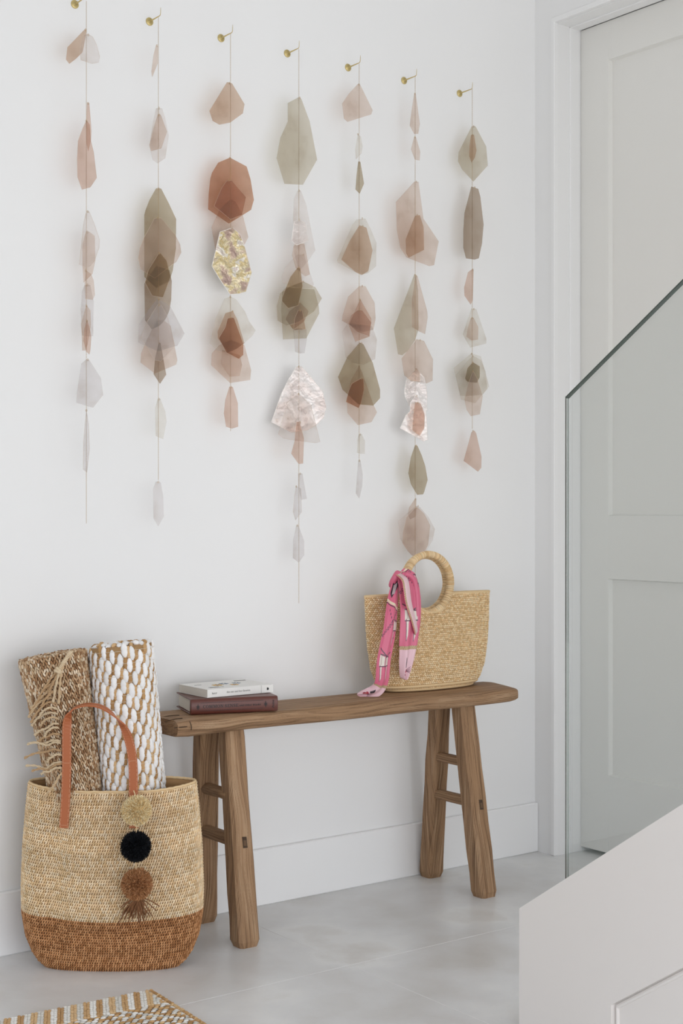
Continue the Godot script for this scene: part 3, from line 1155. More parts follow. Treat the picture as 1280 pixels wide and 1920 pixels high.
func chindi_roll(base: Vector3, top: Vector3):
	var t = thing("rolled_rug", "rolled white and tan lumpy woven rug, in the raffia tote", "rug", base, 0.0)
	t.basis = roll_frame(base, top)
	var length = base.distance_to(top)
	var radii = [[0.0, 0.044], [0.3, 0.053], [0.47, 0.0585], [1.0, 0.0620]]
	roll_core(radii, length, M.rug_core, t, 3.0, 0.016)
	var leaf_st = nst(true)
	var prof := []
	for i in 15:
		var u = i / 7.0 - 1.0
		# a leaf: pointed ends, and a waist where the warp pinches it
		prof.append(Vector2(pow(maxf(0.0, 1.0 - pow(absf(u), 1.9)), 0.8) * (1.0 - 0.16 * exp(-pow(u / 0.13, 2.0))), u))
	lathe(leaf_st, prof, 8, Transform3D(Basis.from_scale(Vector3(0.0056, 0.0142, 0.0046)), Vector3.ZERO))
	leaf_st.generate_normals()
	var lobe = leaf_st.commit()
	var whites := [c8(248, 247, 245), c8(242, 241, 239), c8(251, 250, 249)]
	var tans := [c8(204, 164, 116), c8(190, 150, 102), c8(216, 180, 134), c8(176, 136, 90)]
	var xfs := []
	var cs := []
	var columns := 48
	var rows := 50
	var step = length / rows
	for j in columns:
		var drift = fposmod(0.5 * (j % 2) + 0.085 * j + rng.randf_range(-0.05, 0.05), 1.0)
		for i in rows / 2 + 2:
			var y = (i + 2.0 * fposmod(drift, 1.0) - 1.0) * step * 2.0
			if y > length - 0.009 or y < 0.0:
				continue
			var r = lut(radii, y / length)
			var a = TAU * j / columns + 0.02 * sin(i * 1.8 + j * 2.1)
			var white = i % 2 == 0
			var o := Vector3(cos(a), 0, sin(a))
			var k = r / 0.062
			var sc = Vector3(1.26 * k, 1.06, 1.15) if white else Vector3(1.0 * k, 0.94, 0.88)
			sc *= rng.randf_range(0.93, 1.06)
			var tilt = rng.randf_range(-0.07, 0.07)
			var tan := Vector3(-sin(a), 0, cos(a))
			var up = (Vector3.UP * cos(tilt) + tan * sin(tilt)).normalized()
			var b := Basis(up.cross(o).normalized(), up, o).scaled_local(sc)
			xfs.append(Transform3D(b, Vector3(o.x, 0, o.z) * (r - (0.0030 if white else 0.0036)) + Vector3.UP * y))
			cs.append(lin(whites[rng.randi() % 3] if white else tans[rng.randi() % 4], 0.06))
	# yarn turning over the wound upper edge
	var n := 0
	for p in spiral_points(0.0535, 2.6, 0.0185, length + 0.001, 0.0102):
		var o := Vector3(p.x, 0, p.z).normalized()
		var tan := Vector3(-o.z, 0, o.x)
		var white = n % 3 != 1
		var up = (o + tan * 0.35).normalized()
		var b := Basis(Vector3.UP.cross(up).normalized(), up, Vector3.UP).orthonormalized().scaled_local(Vector3(1.2, 0.72, 1.2) if white else Vector3(0.8, 0.72, 1.2))
		xfs.append(Transform3D(b, p + Vector3.UP * rng.randf_range(-0.003, 0.001)))
		cs.append(lin(whites[rng.randi() % 3] if white else tans[rng.randi() % 4], 0.06))
		n += 1
	swarm("yarn", lobe, xfs, cs, M.cotton, t)
	# thin warp threads that pinch the lumps
	var st = nst(true)
	for i in rows:
		var y = (i + 1.0) * step
		if y > length - 0.008 or y < length * 0.42:
			continue
		var r = lut(radii, y / length)
		var pts := []
		for k in 88:
			var a = TAU * k / 88.0
			var rr = r + 0.0002 + 0.0006 * sin(k * PI)
			pts.append(Vector3(cos(a) * rr, y, sin(a) * rr))
		tube(st, pts, 0.00034, 4, false, true)
	obj("warp", st, M.warp_thread, t)


func make_floor_rug():
	var corner := Vector3(1.236, 0, 0.352)
	var t = thing("floor_rug", "woven jute rug with barred border lying flat on the grey floor", "rug", corner, -deg_to_rad(3.2))
	var st = nst()
	box(st, Vector3(-0.78, 0, 0.0), Vector3(0, 0.005, 0.9), 0.002)
	obj("backing", st, M.jute_core, t)
	var knot = blob(Vector3(0.0050, 0.0034, 0.0032), 6, 4)
	var tan := [c8(206, 168, 120), c8(192, 152, 104), c8(218, 184, 138), c8(178, 138, 92)]
	var pale := [c8(232, 229, 221), c8(220, 217, 208), c8(242, 240, 234), c8(208, 205, 196)]
	var bar_x := []
	var bar_c := []
	# border bars: short rows of twists, tan and white by turns, each bar a piece of its own
	var w := 0.0117
	var count := 26
	for i in range(-3, count):
		var x = -0.012 - (i + 0.5) * w
		var white = posmod(i, 2) == 0
		var piece = nst(true)
		for k in 10:
			var z = 0.006 + k * 0.0072
			for s in [-1, 1]:
				var mid = Vector3(x - 0.42 * z + s * 0.0027 + rng.randf_range(-0.0005, 0.0005), 0.0058 + rng.randf_range(-0.0004, 0.0008), z + s * 0.0012)
				if mid.x > -0.010:
					continue
				var d = Vector3(0.0030, 0, -0.0026 * s).rotated(Vector3.UP, rng.randf_range(-0.25, 0.25))
				tube(piece, [mid - d, mid - d * 0.45, mid + d * 0.45, mid + d], [0.0010, 0.0036, 0.0036, 0.0010], 6)
		var key = "bar_%s_%d" % ["white" if white else "tan", posmod(i, 3)]
		if not M.has(key):
			flat_mat(key, (pale if white else tan)[posmod(i, 3)], 0.85)
		obj("border_bar", piece, M[key], t)
	for i in range(count, 66):
		for k in 9:
			bar_x.append(Transform3D(Basis(Vector3.UP, rng.randf_range(-0.4, -0.1)), Vector3(-0.012 - (i + 0.5) * w - 0.42 * (0.006 + k * 0.0082), 0.0062, 0.006 + k * 0.0082)))
			bar_c.append(lin((pale if i % 2 == 0 else tan)[rng.randi() % 4], 0.08))
	# the field: rows of long twists, white and tan by turns, stepped from row to row
	for r in 110:
		for i in 62:
			var x = -0.014 - i * 0.0122 - 0.006 * (r % 2)
			var z = 0.078 + r * 0.0072
			var c = pale if posmod(i + r / 2, 3) == 0 or posmod(i * 2 + r, 5) == 1 else tan
			var b := Basis(Vector3.UP, rng.randf_range(0.05, 0.35) * (1 if r % 2 else -1)).scaled_local(Vector3(1.3, 0.85, 1.1) * rng.randf_range(0.92, 1.08))
			bar_x.append(Transform3D(b, Vector3(x, 0.0052 + rng.randf_range(-0.0004, 0.0006), z)))
			bar_c.append(lin(c[rng.randi() % 4], 0.1))
	# whipped right edge and back edge
	for i in 150:
		bar_x.append(Transform3D(Basis(Vector3.UP, 0.9 + rng.randf_range(-0.2, 0.2)).scaled_local(Vector3(1.2, 1.2, 1.2)), Vector3(-0.003 + rng.randf_range(-0.001, 0.001), 0.0052, 0.004 + i * 0.0058)))
		bar_c.append(lin(tan[rng.randi() % 4], 0.1))
		bar_x.append(Transform3D(Basis(Vector3.UP, -0.7 + rng.randf_range(-0.2, 0.2)).scaled_local(Vector3(0.9, 0.9, 1.0)), Vector3(-0.0095, 0.0050, 0.006 + i * 0.0058)))
		bar_c.append(lin((pale if i % 3 else tan)[rng.randi() % 4], 0.1))
		if i < 130:
			bar_x.append(Transform3D(Basis(Vector3.UP, rng.randf_range(-0.2, 0.2)).scaled_local(Vector3(0.8, 0.6, 0.5)), Vector3(-0.004 - i * 0.0058, 0.003, 0.001)))
			bar_c.append(lin(pale[1 + rng.randi() % 3], 0.1))
	swarm("weave", knot, bar_x, bar_c, M.yarn, t)


# ------------------------------------------------------------------ scarf
func fill_poly(im, pts, col):
	var lo = pts[0]
	var hi = pts[0]
	for p in pts:
		lo = lo.min(p)
		hi = hi.max(p)
	for y in range(maxi(int(lo.y), 0), mini(int(hi.y) + 1, im.get_height())):
		for x in range(maxi(int(lo.x), 0), mini(int(hi.x) + 1, im.get_width())):
			if Geometry2D.is_point_in_polygon(Vector2(x + 0.5, y + 0.5), PackedVector2Array(pts)):
				im.set_pixel(x, y, col)


func stroke(im, a, b, w, col):
	var n = (b - a).orthogonal().normalized() * w / 2.0
	fill_poly(im, [a + n, b + n, b - n, a - n], col)


func disc(im, c, rx, ry, col):
	var pts := []
	for i in 16:
		pts.append(c + Vector2(cos(TAU * i / 16) * rx, sin(TAU * i / 16) * ry))
	fill_poly(im, pts, col)


func rope(im, a, b, w):
	stroke(im, a, b, w, c8(222, 196, 150))
	var n = int(a.distance_to(b) / (w * 0.55))
	var d = (b - a).normalized()
	var o = d.orthogonal()
	for i in n:
		var p = a + d * (i + 0.5) * w * 0.55
		stroke(im, p - o * w * 0.5 - d * w * 0.25, p + o * w * 0.5 + d * w * 0.25, w * 0.2, c8(120, 84, 62))


func bow(im, c, s):
	var ink = c8(108, 68, 84)
	var cream = c8(232, 222, 210)
	for g in [[-1.0, 0.0], [0.1, 0.0]]:
		var x = c.x + g[0] * s
		fill_poly(im, [Vector2(x, c.y - 0.42 * s), Vector2(x + 0.9 * s, c.y - 0.32 * s), Vector2(x + 0.9 * s, c.y + 0.34 * s), Vector2(x, c.y + 0.42 * s)], cream)
		fill_poly(im, [Vector2(x + 0.2 * s, c.y - 0.4 * s), Vector2(x + 0.42 * s, c.y - 0.38 * s), Vector2(x + 0.42 * s, c.y + 0.38 * s), Vector2(x + 0.2 * s, c.y + 0.4 * s)], c8(206, 190, 178))
	for g in [-0.85, 0.62]:
		fill_poly(im, [c + Vector2(g * s, 0.3 * s), c + Vector2((g + 0.3) * s, 0.3 * s), c + Vector2((g + 0.26) * s, 1.5 * s), c + Vector2((g + 0.06) * s, 1.9 * s)], cream)
		stroke(im, c + Vector2(g * s, 0.3 * s), c + Vector2((g + 0.06) * s, 1.9 * s), 0.07 * s, ink)
	for l in [[-1.0, -0.46, 1.05, -0.36], [-1.0, 0.44, 1.05, 0.36], [0.02, -0.5, 0.05, 0.7], [-1.3, -0.85, 0.05, -0.42], [1.3, -0.7, 0.05, -0.3]]:
		stroke(im, c + Vector2(l[0], l[1]) * s, c + Vector2(l[2], l[3]) * s, 0.09 * s, ink)


func scarf_print():
	# tail print, top to bottom: tack and chains, a bow, the rope line, the pale border with its tassel
	var im := Image.create(192, 640, false, Image.FORMAT_RGB8)
	var pink = c8(220, 106, 136)
	var pale = c8(240, 200, 208)
	var ink = c8(58, 46, 54)
	im.fill(pink)
	fill_poly(im, [Vector2(20, 30), Vector2(96, 12), Vector2(110, 60), Vector2(60, 110), Vector2(18, 96)], ink)
	fill_poly(im, [Vector2(44, 62), Vector2(92, 44), Vector2(84, 92), Vector2(52, 100)], c8(190, 176, 178))
	stroke(im, Vector2(0, 122), Vector2(192, 136), 9, c8(232, 214, 186))
	stroke(im, Vector2(0, 130), Vector2(192, 144), 3, ink)
	for i in 11:
		var c := Vector2(10 + i * 17, 236 - i * 9)
		disc(im, c, 9, 6, c8(108, 58, 84))
		disc(im, c, 5, 3, pink)
	for i in 9:
		disc(im, Vector2(60 + i * 13, 150 + i * 11), 4, 4, c8(84, 52, 76))
	bow(im, Vector2(92, 330), 58.0)
	bow(im, Vector2(176, 196), 40.0)
	fill_poly(im, [Vector2(0, 470), Vector2(192, 462), Vector2(192, 640), Vector2(0, 640)], pale)
	rope(im, Vector2(-4, 470), Vector2(196, 462), 15.0)
	fill_poly(im, [Vector2(60, 506), Vector2(96, 530), Vector2(92, 556), Vector2(56, 552)], ink)
	var red = c8(176, 40, 66)
	disc(im, Vector2(70, 576), 22, 13, red)
	disc(im, Vector2(96, 572), 16, 11, c8(198, 62, 92))
	disc(im, Vector2(60, 594), 17, 9, c8(148, 30, 52))
	for i in 5:
		stroke(im, Vector2(92, 572), Vector2(140 + i * 6, 546 + i * 9), 2.5, c8(120, 64, 84))
		disc(im, Vector2(58 + i * 9, 578 + 6 * (i % 2)), 2.6, 2.6, c8(226, 178, 150))
	return im


func plain_print():
	# the pale hem with its rope line along one side
	var im := Image.create(64, 320, false, Image.FORMAT_RGB8)
	im.fill(c8(232, 196, 200))
	fill_poly(im, [Vector2(0, 0), Vector2(4, 0), Vector2(4, 320), Vector2(0, 320)], c8(216, 92, 122))
	rope(im, Vector2(9, -4), Vector2(9, 330), 11.0)
	return im


func cloth_band(pts, widths, thick, folds, fold_depth, seed_, v0 = 0.0, v1 = 1.0):
	var st = nst(true)
	var n := 64
	var sides := 40
	var path = spline(pts, n)
	var rings := []
	for i in n + 1:
		var f = float(i) / n
		var tan = (path[mini(i + 1, n)] - path[maxi(i - 1, 0)]).normalized()
		var side = tan.cross(Vector3(0, 0, 1)).normalized()
		if side.length() < 0.1:
			side = Vector3.RIGHT
		if side.x < 0.0:
			side = -side
		var nrm = side.cross(tan).normalized()
		if nrm.z < 0.0:
			nrm = -nrm
		var w = lut(widths, f)
		var ring := []
		for k in sides:
			var a = TAU * k / sides
			var x = cos(a)
			var z = sin(a)
			var fold = fold_depth * sin(x * folds + seed_ + f * 2.6) * (0.45 + 0.55 * f)
			var th = thick * minf(1.0, w / 0.006)
			ring.append([path[i] + side * (x * w) + nrm * (z * th + fold), Vector2(clampf(0.5 + 0.5 * x, 0.01, 0.99), lerpf(v0, v1, f))])
		rings.append(ring)
	for i in n:
		for k in sides:
			var l = (k + 1) % sides
			var q = [rings[i][k], rings[i][l], rings[i + 1][l], rings[i + 1][k]]
			# the path runs downwards: keep the outside outside
			for o in [0, 3, 2, 0, 2, 1]:
				st.set_uv(q[o][1])
				st.add_vertex(q[o][0])
	for e in [0, n]:
		var mid = path[e]
		for k in sides:
			var l = (k + 1) % sides
			var order = [rings[e][k], rings[e][l]] if e == 0 else [rings[e][l], rings[e][k]]
			st.set_uv(Vector2(0.5, lerpf(v0, v1, float(e) / n)))
			st.add_vertex(mid)
			for o in order:
				st.set_uv(o[1])
				st.add_vertex(o[0])
	return st


func v3(rows):
	var r: Array[Vector3] = []
	for p in rows:
		r.append(Vector3(p[0], p[1], p[2]))
	return r


func make_scarf():
	var im = scarf_print()
	var silk = flat_mat("silk_print", Color.WHITE, 0.34, 0.0, 0.5)
	silk.albedo_texture = ImageTexture.create_from_image(im)
	silk.rim_enabled = true
	silk.rim = 0.4
	var hem = flat_mat("silk_hem", Color.WHITE, 0.34, 0.0, 0.5)
	hem.albedo_texture = ImageTexture.create_from_image(plain_print())
	var pink = flat_mat("silk_pink", c8(220, 106, 136), 0.34, 0.0, 0.5)
	pink.rim_enabled = true
	pink.rim = 0.4
	var at := Vector3(1.975, 0.70, 0.135)
	var t = thing("silk_scarf", "pink printed silk scarf looped round the handle of the straw bag", "scarf", at)
	# the left tail, its pale tip lying on the bench
	var a = v3([[1.972, 0.712, 0.128], [1.964, 0.690, 0.134], [1.950, 0.662, 0.142], [1.938, 0.628, 0.150], [1.931, 0.594, 0.153], [1.924, 0.562, 0.152], [1.918, 0.532, 0.150], [1.916, 0.508, 0.149], [1.915, 0.487, 0.147], [1.911, 0.470, 0.142], [1.902, 0.4605, 0.134], [1.890, 0.4565, 0.122], [1.876, 0.4545, 0.110]])
	for i in a.size():
		a[i] -= at
	obj("tail", cloth_band(a, [[0.0, 0.008], [0.08, 0.014], [0.2, 0.0165], [0.4, 0.0185], [0.6, 0.0180], [0.7, 0.0165], [0.8, 0.015], [0.88, 0.012], [0.95, 0.007], [1.0, 0.001]], 0.0045, 5.0, 0.0036, 0.4), silk, t)
	# the front tail, wide at the top
	var b = v3([[1.978, 0.716, 0.134], [1.981, 0.712, 0.142], [1.986, 0.696, 0.149], [1.988, 0.668, 0.153], [1.988, 0.640, 0.156], [1.987, 0.616, 0.157], [1.985, 0.592, 0.157], [1.982, 0.565, 0.157], [1.980, 0.540, 0.156], [1.977, 0.515, 0.154], [1.975, 0.496, 0.152], [1.974, 0.484, 0.150]])
	for i in b.size():
		b[i] -= at
	obj("tail", cloth_band(b, [[0.0, 0.006], [0.06, 0.016], [0.14, 0.026], [0.3, 0.0290], [0.5, 0.0275], [0.65, 0.0245], [0.8, 0.018], [0.92, 0.011], [0.97, 0.008], [1.0, 0.002]], 0.005, 6.0, 0.0042, 2.1, 0.16, 1.0), silk, t)
	# the pale folded hem running down over the front
	var c = v3([[1.966, 0.714, 0.140], [1.967, 0.703, 0.160], [1.968, 0.684, 0.166], [1.972, 0.656, 0.167], [1.980, 0.632, 0.167], [1.989, 0.608, 0.166], [1.996, 0.590, 0.164], [1.999, 0.580, 0.160]])
	for i in c.size():
		c[i] -= at
	obj("hem", cloth_band(c, [[0.0, 0.009], [0.15, 0.0095], [0.4, 0.0095], [0.65, 0.0075], [0.9, 0.006], [1.0, 0.001]], 0.0022, 2.2, 0.001, 0.9), hem, t, Vector3.ZERO, "pale pink folded hem with a rope line")
	# two soft puffs where the scarf goes round the ring
	for p in [[[1.957, 0.684, 0.124], [1.958, 0.696, 0.130], [1.961, 0.707, 0.136], [1.967, 0.715, 0.136], [1.974, 0.714, 0.124]], [[1.976, 0.712, 0.146], [1.988, 0.712, 0.148], [2.000, 0.702, 0.149], [2.006, 0.684, 0.150], [2.007, 0.660, 0.153], [2.006, 0.632, 0.156], [2.003, 0.604, 0.157]]]:
		var q = v3(p)
		for i in q.size():
			q[i] -= at
		var st = nst(true)
		var path = spline(q, 24)
		var rr := []
		for i in path.size():
			var f = float(i) / (path.size() - 1)
			rr.append(0.0074 * sqrt(maxf(0.03, 1.0 - pow(2.0 * f - 1.0, 4.0))))
		tube(st, path, rr, 14)
		obj("fold", st, pink, t)


# ------------------------------------------------------------------ books
func lettering(called, text, size, m, parent, at, font_name = "Droid Serif", lean = 0.0, bold = false, turn = 0.0):
	var f := SystemFont.new()
	f.font_names = PackedStringArray([font_name])
	if bold:
		f.font_weight = 700
	var tm := TextMesh.new()
	tm.text = text
	tm.font = f
	tm.font_size = 48
	tm.pixel_size = size / 48.0
	tm.depth = 0.0003
	tm.curve_step = 1.0
	var o := MeshInstance3D.new()
	o.name = called
	o.mesh = tm
	o.material_override = m
	parent.add_child(o, true)
	var bs := Basis(Vector3(1, 0, 0), Vector3(lean, 1, 0), Vector3(0, 0, 1))
	o.transform = Transform3D(Basis(Vector3(0, 0, 1), turn) * bs, at)
	return o


func fleur(st, at, s):
	for k in 6:
		var a = TAU * k / 6.0 + PI / 6
		var d := Vector2(cos(a), sin(a))
		var o = d.orthogonal()
		var p := PackedVector2Array([d * 0.15 * s, d * 0.5 * s + o * 0.2 * s, d * s, d * 0.5 * s - o * 0.2 * s])
		slab(st, p, 0.0004, Transform3D(Basis(), at))
	slab(st, PackedVector2Array([Vector2(-0.7, 0) * s, Vector2(0, -1.5) * s, Vector2(0.7, 0) * s, Vector2(0, 1.5) * s]), 0.0003, Transform3D(Basis.from_scale(Vector3(0.5, 1, 1)), at))


func make_books():
	# the leather-bound book underneath; local x along the spine, z out of the spine
	var t = thing("book", "thick brown leather bound book under the white paperback", "book", Vector3(1.4392, 0.4503, 0.1427), -deg_to_rad(17.0))
	var w := 0.1785
	var d := 0.122
	var h := 0.0308
	var st = nst()
	box(st, Vector3(0.004, 0.003, -d + 0.004), Vector3(w - 0.004, h - 0.003, -0.004), 0.0008)
	obj("page_block", st, M.book_paper, t)
	for y in [0.0, h - 0.0026]:
		st = nst()
		box(st, Vector3(0, y, -d), Vector3(w, y + 0.0026, 0.0), 0.001)
		obj("cover_board", st, M.book_leather, t)
	st = nst(true)
	var rings := []
	for x in [0.0, 0.001, w - 0.001, w]:
		var ring := PackedVector3Array()
		var e = 0.94 if x == 0.0 or x == w else 1.0
		for k in 13:
			var a = lerpf(-PI / 2, PI / 2, k / 12.0)
			ring.append(Vector3(x, h / 2 + sin(a) * h / 2 * e, pow(cos(a), 0.8) * 0.0055 * e - 0.001))
		ring.append(Vector3(x, h * 0.97, -0.006))
		ring.append(Vector3(x, h * 0.03, -0.006))
		rings.append(ring)
	loft(st, rings)
	var spine = obj("spine", st, M.book_leather, t)
	var z := 0.0047
	lettering("title", "COMMON SENSE", 0.0086, M.book_ink, spine, Vector3(0.0600, h / 2 + 0.0002, z), "Droid Serif", 0.0, true)
	lettering("subtitle", "and Other Works", 0.0051, M.book_ink, spine, Vector3(0.1205, h / 2 - 0.0002, z), "Droid Serif", 0.28, true)
	lettering("author", "Paine", 0.0058, M.book_ink, spine, Vector3(0.1685, h / 2, z), "Droid Serif", 0.25, true, PI / 2)
	st = nst()
	for y in [h / 2 - 0.0078, h / 2 + 0.0078]:
		box(st, Vector3(0.019, y - 0.0003, z - 0.0030), Vector3(0.148, y + 0.0003, z - 0.0006))
	fleur(st, Vector3(0.0140, h / 2, z), 0.0048)
	fleur(st, Vector3(0.1530, h / 2, z), 0.0048)
	obj("tooling", st, M.book_ink, spine)
	# the paperback on top of it
	var p = thing("book", "slim white paperback with printed flowers, on top of the brown book", "book", Vector3(1.4738, 0.4817, 0.1488), -deg_to_rad(0.5))
	var pw := 0.1560
	var pd := 0.113
	var ph := 0.0165
	st = nst()
	box(st, Vector3(0.0006, 0.0006, -pd + 0.0006), Vector3(pw - 0.0006, ph - 0.0006, -0.0005))
	obj("page_block", st, M.book_paper, p)
	for y in [0.0, ph - 0.0006]:
		st = nst()
		box(st, Vector3(0, y, -pd), Vector3(pw, y + 0.0006, 0.0), 0.0002)
		obj("cover", st, M.cover_white, p)
	st = nst()
	box(st, Vector3(0, 0, -0.0008), Vector3(pw, ph, 0.0006), 0.0005)
	var ps = obj("spine", st, M.cover_white, p)
	lettering("author", "kaur", 0.0052, M.ink_grey, ps, Vector3(0.0165, ph / 2 + 0.0002, 0.0007), "Droid Serif")
	lettering("title", "the sun and her flowers", 0.0049, M.ink_grey, ps, Vector3(0.0725, ph / 2 + 0.0002, 0.0007), "Droid Serif")
	st = nst()
	slab(st, PackedVector2Array([Vector2(-0.0022, -0.0026), Vector2(-0.0022, 0.0026), Vector2(0.0006, 0.0026), Vector2(0.0024, 0.0012), Vector2(0.0024, -0.0012), Vector2(0.0006, -0.0026)]), 0.0003, Transform3D(Basis(), Vector3(0.1425, ph / 2, 0.0008)))
	box(st, Vector3(0.1268, 0.0006, 0.0005), Vector3(0.1271, ph - 0.0004, 0.0009))
	obj("emblem", st, M.ink_black, ps)
	# flowers and small print on the cover
	var top = ph + 0.0002
	var flat := Basis(Vector3(1, 0, 0), Vector3(0, 0, -1), Vector3(0, 1, 0))
	for f in [[0.055, -0.052, 0.013, "petal_yellow"], [0.078, -0.066, 0.011, "petal_blue"], [0.088, -0.040, 0.010, "petal_yellow"], [0.105, -0.060, 0.010, "petal_blue"]]:
		var fs = nst()
		for k in 9:
			var a = TAU * k / 9.0
			var o := Vector2(cos(a), sin(a))
			var q = o.orthogonal() * 0.2
			slab(fs, PackedVector2Array([o * 0.25 * f[2], (o * 0.6 + q) * f[2], o * f[2], (o * 0.6 - q) * f[2]]), 0.0003, Transform3D(flat, Vector3(f[0], top, f[1])))
		obj("flower_print", fs, M[f[3]], p)
	for f in [[0.055, -0.052, 0.0032], [0.088, -0.040, 0.003]]:
		st = nst()
		var ring := PackedVector2Array()
		for k in 10:
			ring.append(Vector2(cos(TAU * k / 10.0), sin(TAU * k / 10.0)) * f[2])
		slab(st, ring, 0.0005, Transform3D(flat, Vector3(f[0], top, f[1])))
		obj("flower_centre", st, M.ink_grey, p)
	for l in [[0.020, 0.052, -0.024], [0.020, 0.044, -0.030], [0.014, 0.030, -0.075], [0.118, 0.146, -0.090], [0.120, 0.148, -0.096]]:
		st = nst()
		box(st, Vector3(l[0], top - 0.0001, l[2]), Vector3(l[1], top + 0.0001, l[2] + 0.0022))
		obj("printed_line", st, M.ink_grey, p)


# ------------------------------------------------------------------ pompoms
func make_charm():
	var turn := -deg_to_rad(36.6)
	var t = thing("pompom_charm", "string of cream, black and brown pompoms hanging on the raffia tote", "charm", bag_at + Vector3(sin(turn), 0, cos(turn)) * 0.006, turn)
	var fibre = nst()
	tube(fibre, [Vector3.ZERO, Vector3(0.0005, 0.5, 0), Vector3(0, 1, 0.0)], [0.0012, 0.0009, 0.00045], 3, false)
	fibre.generate_normals()
	var fm = fibre.commit()
	flat_mat("pom_core_cream", c8(232, 202, 148), 0.9)
	flat_mat("pom_core_black", c8(14, 15, 18), 0.9)
	flat_mat("pom_core_brown", c8(156, 106, 66), 0.9)
	var sets := [
		[Vector3(0.0573, 0.3064, 0.0800), 0.0272, "pom_core_cream", [c8(250, 232, 188), c8(244, 220, 170), c8(252, 238, 200), c8(238, 208, 152)]],
		[Vector3(0.0563, 0.2411, 0.0815), 0.0272, "pom_core_black", [c8(18, 20, 24), c8(26, 28, 32), c8(12, 13, 16), c8(34, 36, 40)]],
		[Vector3(0.0583, 0.1729, 0.0830), 0.0280, "pom_core_brown", [c8(196, 144, 100), c8(184, 130, 86), c8(208, 158, 114), c8(170, 118, 76)]]]
	var names := ["cream pompom", "black pompom", "brown pompom"]
	for i in 3:
		var s = sets[i]
		var r: float = s[1]
		var p = obj("pompom", blob(Vector3(r, r, r) * 0.80, 16, 10), M[s[2]], t, s[0], names[i])
		var xfs := []
		var cs := []
		for k in 3600:
			var d := Vector3(rng.randfn(), rng.randfn(), rng.randfn()).normalized()
			if d.z < -0.62:
				continue
			var foot = d * r * rng.randf_range(0.62, 0.78)
			var len = r * rng.randf_range(0.24, 0.36)
			var side = d.cross(Vector3(0.3, 0.7, 0.2)).normalized()
			var bend = side.rotated(d, rng.randf() * TAU)
			var up = (d + bend * rng.randf_range(0.1, 0.75)).normalized()
			var x = up.cross(bend).normalized()
			xfs.append(Transform3D(Basis(x, up * len, x.cross(up)), foot))
			cs.append(lin(s[3][rng.randi() % 4], 0.12))
		swarm("pile", fm, xfs, cs, M.raffia, p)
	var st = nst(true)
	tube(st, spline(v3([[0.050, 0.340, 0.066], [0.0568, 0.322, 0.0735], [0.0578, 0.284, 0.0815], [0.0572, 0.262, 0.0830], [0.0560, 0.215, 0.0825], [0.0575, 0.196, 0.0830], [0.060, 0.150, 0.084]]), 40), 0.0011, 6)
	obj("cord", st, M.straw_cord, t)
	# frayed tassel under the brown pompom
	var tr := RandomNumberGenerator.new()
	tr.seed = 5
	var strips = nst(true)
	for k in 46:
		var spread = tr.randf_range(-1.0, 1.0)
		var a := Vector3(0.0610 + tr.randf_range(-0.004, 0.005), 0.1490, 0.0800 + tr.randf_range(-0.003, 0.004))
		var reach = tr.randf_range(0.028, 0.056) * (1.0 - 0.25 * absf(spread))
		var e := Vector3(a.x + spread * 0.028 - 0.005, a.y - reach, 0.0700 + tr.randf_range(0.0, 0.010))
		var m2 = a.lerp(e, 0.5) + Vector3(tr.randf_range(-0.004, 0.004), 0.002, 0.006)
		tube(strips, spline([a, m2, e], 8), [0.0009, 0.0011, 0.0011, 0.0012, 0.0012, 0.0011, 0.0010, 0.0008, 0.0004], 4)
	for e in [Vector3(0.099, 0.131, 0.076), Vector3(0.093, 0.122, 0.075), Vector3(0.022, 0.098, 0.072), Vector3(0.036, 0.150, 0.084)]:
		tube(strips, spline([Vector3(0.061, 0.149, 0.082), Vector3(0.061, 0.149, 0.084).lerp(e, 0.5) + Vector3(0, 0.004, 0.002), e], 8), 0.0010, 4)
	flat_mat("tassel", c8(136, 92, 58), 0.75)
	obj("tassel", strips, M.tassel, t)
	st = nst(true)
	torus(st, Vector3(0.0612, 0.1475, 0.0805), Vector3.UP, 0.0052, 0.0016, 14, 6)
	obj("tassel_tie", st, M.tassel, t)


